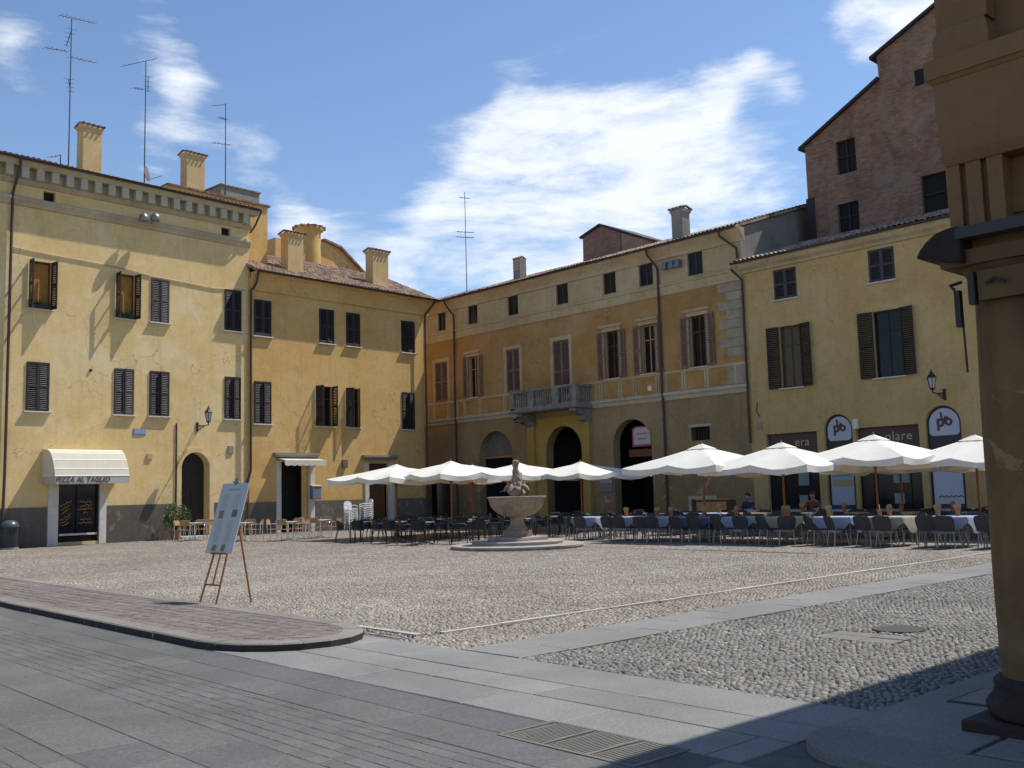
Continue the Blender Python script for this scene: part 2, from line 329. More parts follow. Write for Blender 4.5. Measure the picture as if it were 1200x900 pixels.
M_tilep = tilemat('pale_roof_tiles', [(.30, .20, .14), (.46, .36, .28), (.22, .15, .11), (.55, .48, .40), (.34, .24, .18), (.18, .14, .11)])
M_gutter = simple('gutter_metal', (.07, .05, .045), .6, .3)
M_iron = simple('wrought_iron', (.034, .029, .026), .6, .2)
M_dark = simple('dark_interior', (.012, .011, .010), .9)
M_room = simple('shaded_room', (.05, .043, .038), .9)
M_glass = simple('window_glass', (.012, .014, .018), .12, 0, .22)
M_wood = stone('brown_wood', (.13, .055, .025), .4, 6.)
M_woodo = stone('orange_wood', (.46, .25, .10), .25, 8., rough=.5)
M_easel = stone('easel_wood', (.30, .115, .035), .3, 8., rough=.5)
M_blind = stone('ochre_blind', (.42, .20, .045), .3, 4.)
M_white = simple('white_paint', (.72, .70, .66), .5)
M_plast = simple('white_plastic', (.78, .78, .76), .35)
M_alu = simple('polished_aluminium', (.72, .73, .74), .22, 1)
M_antenna = simple('antenna_metal', (.07, .07, .075), .5, .3)
M_greymetal = simple('grey_metal', (.22, .23, .24), .4, .6)
def shuttermat(name, c):
    m, nt, b = base_mat(name); t = nt.nodes.new('ShaderNodeTexCoord'); a = noise(nt, t.outputs['Object'], 5, 6, .7)
    LK(nt, ramp(nt, a, [(.3, tuple(x * .6 for x in c)), (.6, c), (.8, tuple(x * 1.7 for x in c))]), b.inputs['Base Color']); b.inputs['Roughness'].default_value = .6; return m
M_shd = shuttermat('dark_shutter', (.028, .019, .018))
M_shb = shuttermat('brown_shutter', (.21, .125, .095))
M_shg = shuttermat('faded_shutter', (.06, .05, .048))
M_shk = shuttermat('umber_shutter', (.02, .0125, .009))
def cloth(name, c, trans=.35, rough=.85):
    m, nt, b = base_mat(name); out = nt.nodes['Material Output']; t = nt.nodes.new('ShaderNodeTexCoord'); k = ramp(nt, noise(nt, t.outputs['Object'], 2.5, 6, .6), [(.3, tuple(x * .9 for x in c)), (.7, c)])
    LK(nt, k, b.inputs['Base Color']); b.inputs['Roughness'].default_value = rough; b.inputs['Specular IOR Level'].default_value = .1
    if trans:
        tr = nt.nodes.new('ShaderNodeBsdfTranslucent'); LK(nt, mixc(nt, 1., k, (1, .78, .48), 'MULTIPLY'), tr.inputs[0]); ms = N(nt, 'ShaderNodeMixShader', _Fac=trans); LK(nt, b.outputs[0], ms.inputs[1]); LK(nt, tr.outputs[0], ms.inputs[2]); LK(nt, ms.outputs[0], out.inputs[0])
    return m
M_canvas = cloth('cream_canvas', (.88, .86, .79), .20)
M_awning = cloth('awning_canvas', (.72, .69, .57), .2)
M_blue = cloth('blue_cloth', (.10, .13, .22), .0)
M_lblue = cloth('pale_blue_cloth', (.36, .39, .48), .0)
M_beige = cloth('beige_cloth', (.42, .37, .27), .0)
M_wicker = stone('blue_grey_wicker', (.044, .048, .055), .3, 30., rough=.5)
M_black = stone('black_wicker', (.018, .020, .026), .4, 30., rough=.45)
M_paper = simple('tan_paper', (.42, .29, .15), .8)
M_leaf = stone('leaves', (.075, .13, .035), .6, 7., rough=.5)
M_terra = stone('terracotta', (.36, .16, .09), .25, 6.)
M_sign = simple('sign_panel', (.46, .48, .56), .35)
M_board = simple('menu_board_white', (.50, .475, .43), .5)
M_signdark = simple('dark_sign_frame', (.03, .025, .035), .5)
M_maroon = simple('maroon_lettering', (.10, .035, .045), .5)
M_goldtxt = simple('pale_gold_lettering', (.50, .42, .25), .5)
M_yelltxt = simple('yellow_lettering', (.55, .28, .03), .6)
M_ink = simple('faded_ink', (.10, .08, .07), .7)
M_skin = simple('skin', (.42, .22, .15), .5)
M_shirt = simple('navy_shirt', (.03, .035, .06), .9)
M_shirt2 = simple('rust_shirt', (.16, .05, .03), .9)
M_hair = simple('dark_hair', (.02, .015, .012), .6)
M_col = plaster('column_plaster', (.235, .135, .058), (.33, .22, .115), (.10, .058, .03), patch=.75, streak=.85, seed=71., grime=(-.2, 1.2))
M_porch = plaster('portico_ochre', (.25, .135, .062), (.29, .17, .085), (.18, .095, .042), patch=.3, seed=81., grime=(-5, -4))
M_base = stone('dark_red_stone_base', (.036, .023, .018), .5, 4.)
M_stn = island('pebbles', [(.22, .20, .17), (.35, .32, .27), (.27, .24, .20), (.42, .39, .34), (.30, .265, .215), (.25, .245, .22), (.34, .305, .25)], fine=60)
M_stng = island('grey_pebbles', [(.17, .165, .15), (.26, .25, .235), (.22, .215, .205), (.34, .33, .30), (.25, .24, .205), (.19, .19, .185), (.28, .26, .23)], fine=60)
M_slab = island('pale_slabs', [(.20, .203, .197), (.235, .237, .23), (.215, .215, .205), (.255, .255, .245)], fine=45, rough=.62, spec=.4)
M_slabs2 = island('street_slabs', [(.105, .108, .106), (.13, .132, .127), (.115, .117, .115), (.15, .148, .14), (.108, .111, .110)], fine=30, rough=.6, spec=.4)
M_setts = island('street_setts', [(.105, .107, .105), (.13, .131, .127), (.115, .117, .115), (.148, .146, .138)], fine=60, rough=.6, spec=.4)
M_hbrick = island('herringbone_bricks', [(.185, .16, .142), (.225, .20, .175), (.165, .145, .13), (.21, .185, .16)], fine=60)
M_joint = stone('joint_dirt', (.13, .12, .105), .4, 6.)
M_kface = stone('shaded_grimy_kerb_face', (.035, .032, .028), .4, 9.)  # outer kerb faces: their shade is painted into this dark colour, along with grime
M_kerb = island('kerb_stone', [(.20, .185, .17), (.25, .235, .215), (.22, .205, .19)], fine=40)

# the far cobbles: the same pebbles as texture where each stone is less than a pixel or two wide
def cobblemat():
    m, nt, b = base_mat('cobble_ground'); t = nt.nodes.new('ShaderNodeTexCoord'); V = t.outputs['Object']
    vo = N(nt, 'ShaderNodeTexVoronoi', _Scale=13); LK(nt, V, vo.inputs['Vector'])
    sep = N(nt, 'ShaderNodeSeparateColor'); LK(nt, vo.outputs['Color'], sep.inputs[0])
    k = ramp(nt, sep.outputs[0], [(0, (.22, .19, .165)), (.35, (.31, .27, .23)), (.6, (.27, .25, .235)), (1, (.42, .385, .34))])
    e = ramp(nt, vo.outputs['Distance'], [(.3, (1, 1, 1)), (.62, (.45, .41, .36))]); k = mixc(nt, 1., k, e, 'MULTIPLY')
    l = noise(nt, V, .35, 7, .65, .5); k = mixc(nt, .8, k, ramp(nt, l, [(.3, (.72, .70, .68)), (.7, (1.2, 1.2, 1.2))]), 'MULTIPLY')
    LK(nt, k, b.inputs['Base Color']); b.inputs['Roughness'].default_value = .85
    inv = mth(nt, 'SUBTRACT', 1.0, vo.outputs['Distance']); bump(nt, b, inv, .8, .03); return m
M_cob = cobblemat()
def farground():
    m, nt, b = base_mat('town_ground'); t = nt.nodes.new('ShaderNodeTexCoord'); k = ramp(nt, noise(nt, t.outputs['Object'], .4, 8, .6), [(.3, (.10, .10, .098)), (.7, (.17, .165, .155))]); LK(nt, k, b.inputs['Base Color']); b.inputs['Roughness'].default_value = .85; return m
M_far = farground()

# ================================================================== GROUND (drawn in u,v ground coordinates)
def ground_obj(mb, name, mat, smooth=False, kind='structure'):
    o = mb.build(name, mat, smooth=smooth); o.rotation_euler[2] = G.a; o['kind'] = kind; return o
g = MB(); g.quad((-400, -300, -.075), (300, -300, -.075), (300, 500, -.075), (-400, 500, -.075)); ground_obj(g, 'ground', M_far)
# piazza bed (earth and far cobbles)
g = MB(); g.quad((-70, 6.8, -.030), (-7.9, 6.8, -.030), (-7.9, 40, -.030), (-70, 40, -.030)); g.quad((-7.9, 6.8, -.030), (-2, 6.8, -.030), (-2, 40, -.030), (-7.9, 40, -.030))
ground_obj(g, 'joint_bed', M_joint)
def pebbles(regions, name, mat):
    allv = []; allf = []; base = 0
    P = []
    for (u0, u1, v0, v1, sp, clip) in regions:
        nu = int((u1 - u0) / sp); nv = int((v1 - v0) / (sp * .87))
        iu, iv = np.meshgrid(np.arange(nu), np.arange(nv)); uu = u0 + (iu + .5 * (iv % 2) + .25) * (u1 - u0) / nu; vv = v0 + (iv + .5) * (v1 - v0) / nv
        # gentle waves so the rows wander like hand-laid stones
        uu = uu + rng.normal(0, sp * .17, uu.shape) + .05 * np.sin(vv * 2.1 + uu * .4); vv = vv + rng.normal(0, sp * .17, vv.shape) + .05 * np.sin(uu * 1.7)
        pts = np.c_[uu.ravel(), vv.ravel(), np.full(uu.size, sp)]
        pts = pts[clip(pts[:, 0], pts[:, 1])]; P.append(pts)
    P = np.concatenate(P); n = len(P); K = 6
    ang = rng.uniform(0, math.pi, n); rl = P[:, 2] * rng.uniform(.52, .66, n); rs = P[:, 2] * rng.uniform(.38, .50, n); h = rng.uniform(.005, .017, n) * (P[:, 2] / .07); tx = rng.normal(0, .10, n); ty = rng.normal(0, .10, n)
    vs = np.zeros((n, 13, 3))
    for r_, (sc, zz) in enumerate(((1.0, -.02), (.72, .75))):
        for k in range(K):
            a = 2 * math.pi * k / K + rng.normal(0, .12, n); lx = rl * np.cos(a) * sc; ly = rs * np.sin(a) * sc
            x = lx * np.cos(ang) - ly * np.sin(ang); y = lx * np.sin(ang) + ly * np.cos(ang)
            vs[:, r_ * 6 + k, 0] = P[:, 0] + x; vs[:, r_ * 6 + k, 1] = P[:, 1] + y; vs[:, r_ * 6 + k, 2] = (-.028 if r_ == 0 else h * .72 + x * tx + y * ty - .012)
    vs[:, 12, 0] = P[:, 0]; vs[:, 12, 1] = P[:, 1]; vs[:, 12, 2] = h - .012
    f4 = np.array([(k, (k + 1) % 6, 6 + (k + 1) % 6, 6 + k) for k in range(6)]); f3 = np.array([(6 + k, 6 + (k + 1) % 6, 12) for k in range(6)])
    offs = (np.arange(n) * 13)[:, None, None]
    q = (f4[None] + offs).reshape(-1, 4); t3 = (f3[None] + offs).reshape(-1, 3)
    me = bpy.data.meshes.new(name); nq, nt_ = len(q), len(t3)
    me.vertices.add(n * 13); me.vertices.foreach_set('co', vs.ravel()); me.loops.add(nq * 4 + nt_ * 3); me.loops.foreach_set('vertex_index', np.concatenate([q.ravel(), t3.ravel()]).astype(np.int32))
    me.polygons.add(nq + nt_); me.polygons.foreach_set('loop_start', np.concatenate([np.arange(nq) * 4, nq * 4 + np.arange(nt_) * 3]).astype(np.int32)); me.polygons.foreach_set('use_smooth', np.ones(nq + nt_, bool))
    me.update(calc_edges=True); me.materials.append(mat); o = bpy.data.objects.new(name, me); col.objects.link(o); o.rotation_euler[2] = G.a; o['kind'] = 'structure'; print(name, n); return o
VFAR = 21.5
pebbles([(-7.34, -3.58, 6.78, VFAR, .063, lambda u, v: ~((u > -5.95) & (u < -5.0) & (v > 9.7) & (v < 10.35)) & ((u + 5.45) ** 2 + (v - 10.75) ** 2 > .09))], 'near_cobbles', M_stng)
pebbles([(-9.33, -8.28, 6.80, VFAR, .067, lambda u, v: u > -99), (-24, -9.48, 7.0, VFAR, .070, lambda u, v: (u > -9.6 - (22.5 - v) * 1.5 + -1.5) & (v > 7.0) & ~((np.hypot(u + 22.6, v - 20.9) < 2.15)))], 'piazza_cobbles', M_stn)
g = MB()
# far cobble sheets, cut around the near stones
for (u0, u1, v0, v1) in ((-7.34, -3.55, VFAR, 40), (-9.35, -8.28, VFAR, 40), (-70, -9.45, VFAR, 40), (-70, -24, 6.97, VFAR)): g.quad((u0, v0, -.006), (u1, v0, -.006), (u1, v1, -.006), (u0, v1, -.006))
# wedge left of the modelled stones
g.quad((-24, 6.97, -.0065), (-9.5, 6.97, -.024), (-9.5, VFAR, -.024), (-24, VFAR, -.0065))
ground_obj(g, 'piazza_paving', M_cob)
def slabs(mb, u0, u1, v0, v1, rows, lmin, lmax, gap=.014, zt=0., tilt=.003, skip=None, along_u=True, th=.05, e=.006):
    """rows of cut slabs; rows run along u (or along v)"""
    a0, a1, b0, b1 = (u0, u1, v0, v1) if along_u else (v0, v1, u0, u1)
    b = b0; i = 0
    while b < b1 - .02:
        w = rows[i % len(rows)] * random.uniform(.96, 1.04); i += 1; be = min(b + w, b1)
        if b1 - be < .08: be = b1
        a = a0 - random.uniform(0, lmax)
        while a < a1:
            l = random.uniform(lmin, lmax); s0, s1 = max(a, a0), min(a + l, a1); a += l
            if s1 - s0 < .03: continue
            if skip and skip((s0 + s1) / 2 if along_u else (b + be) / 2, (b + be) / 2 if along_u else (s0 + s1) / 2): continue
            z = [zt + random.uniform(-tilt, tilt) for _ in range(4)]; gg = gap / 2 * random.uniform(.5, 1.5)
            c_ = [(s0 + gg, b + gg), (s1 - gg, b + gg), (s1 - gg, be - gg), (s0 + gg, be - gg)]; cm = [(s0 + s1) / 2, (b + be) / 2]
            if not along_u: c_ = [(p[1], p[0]) for p in c_][::-1]; cm = cm[::-1]
            top = [(p[0] + (e if p[0] < cm[0] else -e), p[1] + (e if p[1] < cm[1] else -e), z[k]) for k, p in enumerate(c_)]
            mid = [(p[0], p[1], z[k] - e) for k, p in enumerate(c_)]; bot = [(p[0], p[1], zt - th) for p in c_]
            mb.add(bot + mid + top, [(8, 9, 10, 11)] + [(4 + k, 4 + (k + 1) % 4, 8 + (k + 1) % 4, 8 + k) for k in range(4)] + [(k, (k + 1) % 4, 4 + (k + 1) % 4, 4 + k) for k in range(4)])
        b = be
    return mb
# the slab band right of the island and the slab track crossing the piazza
isl = lambda u, v: u < -9.0 and v > 5.0 and ((u + 10.2) / .98) ** 2 + ((v - 6.0) / 1.05) ** 2 < 1 or (u < -10.2 and v > 5.0)
g = slabs(MB(), -10.6, -3.58, 5.05, 6.78, [.60, .48, .62], .75, 1.7, .013, skip=lambda u, v: u < -10.25)
slabs(g, -8.27, -7.36, 6.80, 40, [.47, .43], 1.0, 2.2, .014, along_u=False)
ground_obj(g, 'stone_track', M_slab)
g = slabs(MB(), -5.92, -5.03, 9.73, 10.32, [.3, .28], .4, .95, .02, zt=-.008)
ground_obj(g, 'slab_patch', island('grey_patch_slabs', [(.19, .18, .165), (.22, .21, .19)], fine=40))
# street: bands of big slabs and of small setts running parallel to the island kerb
g = MB(); grate_skip = lambda u, v: -5.22 < u < -3.95 and 4.55 < v < 5.05
slabs(g, -45, 0.5, 4.20, 5.03, [.42, .42], .5, 1.2, .008, zt=-.004, e=.002, tilt=.002, skip=lambda u, v: -5.3 < u < -3.9 and v > 4.5)
slabs(g, -45, 2.5, 2.35, 3.35, [.5, .5], .55, 1.2, .008, zt=-.004, e=.002, tilt=.002); slabs(g, -45, 4, .3, 1.3, [.5], .6, 1.2, .008, zt=-.004, e=.002, tilt=.002)
ground_obj(g, 'street', M_slabs2)
g = MB(); slabs(g, -24, 1.5, 3.36, 4.19, [.12], .14, .24, .006, zt=-.005, tilt=.0018, e=.002); slabs(g, -24, 2.5, 1.31, 2.34, [.12], .14, .24, .006, zt=-.005, tilt=.0018, e=.002)
ground_obj(g, 'street_setts', M_setts)
g = MB(); g.quad((-60, -12, -.0078), (12, -12, -.0078), (12, 6.8, -.0078), (-60, 6.8, -.0078)); ground_obj(g, 'street_bed', stone('street_joint_dirt', (.105, .10, .092), .4, 6.))
g = MB(); g.quad((-60, 1.31, -.005), (-24, 1.31, -.005), (-24, 4.19, -.005), (-60, 4.19, -.005)); g.quad((-60, -12, -.005), (12, -12, -.005), (12, .3, -.005), (-60, .3, -.005)); ground_obj(g, 'far_street', stone('street_far_stone', (.17, .18, .19), .3, 1.))
# thin marble line set in the cobbles
g = MB(); v = 7.45
while v < 24: l = random.uniform(.5, 1.1); w_ = random.gauss(0, .012); g.box(-9.44 + w_, -9.36 + w_, v, min(24, v + l - .02), -.02, .012 + random.uniform(-.003, .003)); v += l
u = -12.5
while u < -9.45: l = random.uniform(.4, .9); g.box(u, min(-9.45, u + l - .02), 7.12, 7.21, -.02, .012); u += l
ground_obj(g, 'marble_line', island('marble_strip', [(.46, .42, .35), (.55, .50, .43), (.40, .36, .30)]))
# island pavement: kerb ring with herringbone bricks inside
def nose(off):   # outline of the island, inset by off, counter-clockwise
    vf, vb, ue = 5.04 + off, 6.97 - off, -9.50 - off; rv = (vb - vf) / 2; ru = 1.25 - off; pts = [(-60, vf), (ue - ru, vf)]
    for k in range(1, 20):
        a = -math.pi / 2 + math.pi * k / 20; pts.append((ue - ru + ru * math.cos(a), (vf + vb) / 2 + rv * math.sin(a)))
    return pts + [(ue - ru, vb), (-60, vb)]
KH = .082
g = MB(); g.prism(nose(.22), -.02, KH - .007); ground_obj(g, 'island_pavement_bed', stone('brick_bed', (.19, .16, .14), .3, 20.))
g = MB(); outer, inner = nose(0), nose(.24)
def ring_piece(mb, o0, o1, i1, i0, z1):
    s = .004; vs = [(o0[0], o0[1], -.03), (o1[0], o1[1], -.03), (i1[0], i1[1], -.03), (i0[0], i0[1], -.03), (o0[0], o0[1], z1 - .015), (o1[0], o1[1], z1 - .015), (i1[0], i1[1], z1), (i0[0], i0[1], z1)]
    c = [(o0[0] * .93 + i0[0] * .07, o0[1] * .93 + i0[1] * .07, z1), (o1[0] * .93 + i1[0] * .07, o1[1] * .93 + i1[1] * .07, z1)]
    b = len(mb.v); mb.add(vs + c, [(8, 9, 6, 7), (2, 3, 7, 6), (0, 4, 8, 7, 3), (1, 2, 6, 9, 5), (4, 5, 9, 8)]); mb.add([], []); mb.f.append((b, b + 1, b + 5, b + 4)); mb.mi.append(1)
def subdiv(a, b, n): return [(a[0] + (b[0] - a[0]) * k / n, a[1] + (b[1] - a[1]) * k / n) for k in range(n)]
oo = subdiv(outer[0], outer[1], 44) + outer[1:-2:2] + subdiv(outer[-2], outer[-1], 44) + [outer[-1]]
ii = subdiv(inner[0], inner[1], 44) + inner[1:-2:2] + subdiv(inner[-2], inner[-1], 44) + [inner[-1]]
for k in range(len(oo) - 1):
    t_ = (.006 if oo[k][1] < 5.1 or oo[k][1] > 6.9 or k % 3 == 0 else -.001) / max(.1, math.dist(oo[k], oo[k + 1])); L_ = lambda a, b, t: (a[0] + (b[0] - a[0]) * t, a[1] + (b[1] - a[1]) * t)
    j = random.uniform(-.004, .004) if abs(t_) > .01 else 0; jj = random.uniform(-.008, .008) if oo[k][1] < 5.1 else 0
    o0, o1 = L_(oo[k], oo[k + 1], t_), L_(oo[k], oo[k + 1], 1 - t_); ring_piece(g, (o0[0], o0[1] + jj), (o1[0], o1[1] + jj), L_(ii[k], ii[k + 1], 1 - t_), L_(ii[k], ii[k + 1], t_), KH + j)
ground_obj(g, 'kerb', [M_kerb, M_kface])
g = MB(); slab_in = lambda u, v: (u > -10.75) and ((u + 10.75) / 1.03) ** 2 + ((v - 6.005) / .76) ** 2 > 1
for row in range(-2, 12):       # simple running zigzag rows, 16 cm deep
    v0_ = 5.28 + row * .187
    uu_ = -30.0
    while uu_ < -9.5:
        for sgn in (1,):
            c_u, c_v = uu_, v0_ + .07; ang_ = R(45) if row % 2 else R(-45)
            if 5.30 < c_v < 6.72 and not slab_in(c_u, c_v) and c_u < -9.85:
                ca, sa = math.cos(ang_), math.sin(ang_); hl, hw = .098, .033; zz = KH - .004 + random.uniform(-.003, .003)
                ps = [(c_u + x * ca - y * sa, c_v + x * sa + y * ca) for x, y in ((-hl, -hw), (hl, -hw), (hl, hw), (-hl, hw))]
                g.prism(ps, KH - .03, zz)
        uu_ += .104
ground_obj(g, 'island_pavement', M_hbrick)
g = MB(); g.quad((-60, 5.27, KH - .006), (-30, 5.27, KH - .006), (-30, 6.74, KH - .006), (-60, 6.74, KH - .006)); ground_obj(g, 'far_pavement', stone('far_brick_paving', (.21, .18, .16), .3, 3.))
# pavement under the portico, one step up with a rounded corner
PV = []
for k in range(0, 11): a = math.pi + math.pi / 2 * k / 10; PV.append((-3.05 + .5 * math.cos(a), 5.85 + .5 * math.sin(a)))
PH = .055
g = MB(); g.prism([(-3.52, 40), (-3.52, 5.9)] + [(p[0] + .03, p[1] + .03) for p in PV] + [(9, 5.38), (9, 40)], -.05, PH - .02); ground_obj(g, 'pavement_bed', M_joint)
g = MB(); slabs(g, -3.55, -2.62, 5.95, 30, [.93], 1.1, 2.0, .014, zt=PH, along_u=False, th=.08)
g.prism(PV + [(-1.9, 5.35), (-1.9, 5.86), (-2.62, 5.86), (-2.62, 5.94), (-3.55, 5.94)], -.03, PH)
slabs(g, -2.6, 6, 5.90, 14, [.55, .62, .5], .5, 1.3, .016, zt=PH, th=.08); slabs(g, -1.88, 6, 5.36, 5.88, [.52], .8, 1.5, .016, zt=PH, th=.08)
ground_obj(g, 'pavement', island('shaded_flagstones', [(.19, .185, .175), (.25, .24, .225), (.22, .21, .20), (.28, .27, .25)], fine=40))
# drain grate, manhole, ground hatch
t = fthing('drain_grate', 'long rusty grey drain grate set in the street slabs, bottom centre', 'drain grate', G, -4.58, 4.83)
g = MB(); L2, W2 = .60, .27
for y0_, y1_ in ((-W2, -W2 + .03), (W2 - .03, W2), ): g.box(-L2, L2, y0_, y1_, -.03, .002)
for x0_ in (-L2, -.215, .185, L2 - .03): g.box(x0_, x0_ + .03, -W2 + .031, W2 - .031, -.03, .0015)
g.build('frame', simple('grate_frame', (.17, .15, .125), .7, .3), t)
g = MB(); x = -L2 + .045
while x < L2 - .04:
    if not (-.225 < x < -.18 or .175 < x < .225):
        vs = [(x, -W2 + .031), (x + .014, -W2 + .031), (x + .014 + .05, W2 - .031), (x + .05, W2 - .031)]; g.prism([(min(p[0], L2 - .03), p[1]) for p in vs], -.03, 0)
    x += .03
g.build('bars', simple('grate_bars', (.20, .185, .16), .65, .3), t)
t = fthing('manhole_cover', 'dark round manhole cover in the cobbles beside the small slab patch', 'manhole cover', G, -5.45, 10.75)
MB().lathe([(.28, -.03), (.28, .001), (.27, .003), (.255, -.001)], 28).build('cover', simple('manhole_iron', (.07, .065, .06), .6, .4), t)
t = fthing('floor_hatch', 'dark metal hatch in the pavement beside the column base', 'floor hatch', G, -3.08, 7.45)
g = MB(); g.box(-.22, .22, -.30, .30, PH - .03, PH + .008); g.build('frame', M_iron, t); MB().box(-.19, .19, -.27, .27, PH, PH + .012).build('lid', M_conc, t)

# ================================================================== BUILDING PARTS
def roof(parent, x0, x1, ye, ze, yr, zr, mat, name='roof', pitch=.22, hang=True, thick=.07, back=True):
    """barrel-tile slope from the eave (ye, ze) up to the ridge (yr, zr) with real rolls and courses"""
    L = math.hypot(yr - ye, zr - ze); nc = max(2, int(L / .33)); nt_ = max(2, int((x1 - x0) / pitch)); w = (x1 - x0) / nt_; K = 6
    dy, dz = (yr - ye) / L, (zr - ze) / L; ny, nz = -dz * (1 if dy > 0 else -1), abs(dy)
    g = MB(); cols_ = nt_ * K + 1; vs = []; fs = []
    xs = np.array([x0 + w * i / K for i in range(cols_)]); prof = .045 * np.abs(np.cos(np.pi * (np.arange(cols_) % K) / K)) ** .8 * 1.0 + .02
    for c in range(nc):
        jit = rng.normal(0, .006, nt_ + 1).repeat(K)[:cols_]; jl = rng.normal(0, .012, nt_ + 1).repeat(K)[:cols_]; sag = .02 * np.sin(xs * .7 + 1.3)
        for e, (t, lift) in enumerate(((c / nc, .022), ((c + 1) / nc, 0))):
            d_ = t * L + jl
            h = prof + lift + jit + sag
            for i in range(cols_): vs.append((xs[i], ye + dy * d_[i] + ny * h[i], ze + dz * d_[i] + nz * h[i]))
        b = c * 2 * cols_
        for i in range(cols_ - 1): fs.append((b + i, b + i + 1, b + cols_ + i + 1, b + cols_ + i))
        if c:
            p = b - cols_
            for i in range(cols_ - 1): fs.append((p + i, p + i + 1, b + i + 1, b + i))
    g.add(vs, fs)
    # boarding under the tiles closes the sheet, the far slope is plain
    g.add([(x0, ye, ze - thick), (x1, ye, ze - thick), (x1, yr, zr - thick), (x0, yr, zr - thick)], [(0, 1, 2, 3)])
    g.quad((x0, ye, ze - thick), (x1, ye, ze - thick), (x1, ye, ze + .03), (x0, ye, ze + .03))
    g.quad((x0, ye, ze - thick), (x0, ye, ze + .05), (x0, yr, zr + .05), (x0, yr, zr - thick)); g.quad((x1, ye, ze - thick), (x1, ye, ze + .05), (x1, yr, zr + .05), (x1, yr, zr - thick))
    if back:
        yb = 2 * yr - ye; g.quad((x0, yr, zr + .05), (x1, yr, zr + .05), (x1, yb, ze), (x0, yb, ze))
    return g.build(name, mat, parent)
def body(parent, x0, x1, y0, yb, z1, ridge, mat, left=True, right=True, name='side_wall'):
    g = MB(); ym = (y0 + yb) / 2
    for on, x in ((left, x0), (right, x1)):
        if on: g.add([(x, y0, 0), (x, yb, 0), (x, yb, z1), (x, ym, ridge), (x, y0, z1)], [(0, 1, 2, 3, 4)])
    g.quad((x0, yb, 0), (x1, yb, 0), (x1, yb, z1), (x0, yb, z1)); return g.build(name, mat, parent)
def leaf(width, z0, z1, slats=True):
    """one louvred shutter leaf, hinge at x=0, opening along +x, 4 cm thick"""
    g = MB(); h = z1 - z0; st = min(.075, width * .2)
    g.box(0, st, -.02, .02, 0, h); g.box(width - st, width, -.02, .02, 0, h)
    for a, b in ((0, .11), (h * .5 - .04, h * .5 + .04), (h - .09, h)): g.box(st, width - st, -.019, .019, a, b)
    for a, b in ((.11, h * .5 - .04), (h * .5 + .04, h - .09)):
        n = max(3, int((b - a) / .075))
        for k in range(n):
            z = a + (b - a) * (k + .5) / n; g.add([(st, -.017, z - .028), (width - st, -.017, z - .028), (width - st, .014, z + .024), (st, .014, z + .024), (st, -.010, z - .030), (width - st, -.010, z - .030), (width - st, .019, z + .020), (st, .019, z + .020)],
                [(0, 1, 2, 3), (4, 5, 6, 7), (0, 4, 5, 1), (3, 2, 6, 7)])
    return g
def window(parent, r, y=0., shut=None, smat=None, sill=True, surround=None, smt=None, pane=None, frame_mat=None, mull=True, inset=.16, sillm=None, hood=False, sw=None, label=None, sill_h=.06):
    """shut = (left angle, right angle); 0 closed, 90 square to the wall, 175 folded back flat"""
    x0, x1, z0, z1 = r; w = x1 - x0; fm = frame_mat or M_wood
    g = MB(); yy = y + inset
    if mull is not None:
        g.box(x0, x0 + .06, yy, yy + .06, z0, z1); g.box(x1 - .06, x1, yy, yy + .06, z0, z1); g.box(x0 + .06, x1 - .06, yy, yy + .06, z0, z0 + .07); g.box(x0 + .06, x1 - .06, yy, yy + .06, z1 - .07, z1)
        if mull:
            xm = (x0 + x1) / 2; g.box(xm - .035, xm + .035, yy, yy + .06, z0 + .07, z1 - .07)
            if z1 - z0 > 1.5: zz = z0 + (z1 - z0) * .68; g.box(x0 + .06, xm - .035, yy + .01, yy + .05, zz, zz + .05); g.box(xm + .035, x1 - .06, yy + .01, yy + .05, zz, zz + .05)
    g.box(x0, x1, yy + .075, yy + .095, z0, z1) if mull is None else None
    o = g.build('window', fm if mull is not None else (pane or M_glass), parent)
    if label: o['label'] = label
    if mull is not None: MB().box(x0 + .03, x1 - .03, yy + .025, yy + .035, z0 + .03, z1 - .03).build('pane', pane or M_glass, o)
    if sill: MB().box(x0 - .09, x1 + .09, y - .13, y + .14, z0 - sill_h, z0 - .002).build('sill', sillm or M_sill, o, bevel=.008)
    if surround:
        s_ = surround; g = MB(); g.box(x0 - s_, x0 + .001, y - .05, y + .1, z0, z1 + s_); g.box(x1 - .001, x1 + s_, y - .05, y + .1, z0, z1 + s_); g.box(x0 + .001, x1 - .001, y - .048, y + .1, z1, z1 + s_ - .002)
        if hood: g.box(x0 - s_ - .12, x1 + s_ + .12, y - .16, y + .05, z1 + s_ + .001, z1 + s_ + .09); g.box(x0 - s_ - .05, x1 + s_ + .05, y - .10, y + .05, z1 + s_ + .091, z1 + s_ + .15)
        g.build('surround', smt or M_trim, o)
    if shut:
        lw = sw or w / 2
        for side, a in ((0, shut[0]), (1, shut[1])):
            if a is None: continue
            g = leaf(lw - .004, z0, z1); hx = x0 if side == 0 else x1
            if side == 1: g.v = [(-v[0], v[1], v[2]) for v in g.v]
            ang = -R(a) if side == 0 else R(a)
            b = g.build('shutter', smat or M_shd, o)
            b.location = (hx + (.004 if side == 0 else -.004), y - .03 if a > 120 else y + .02 - (.05 if a > 0 else 0), z0); b.rotation_euler[2] = ang
    return o
def pipe(parent, pts, r=.055, mat=None): return MB().tube(pts, r, 10).build('downpipe', mat or M_gutter, parent, smooth=True)
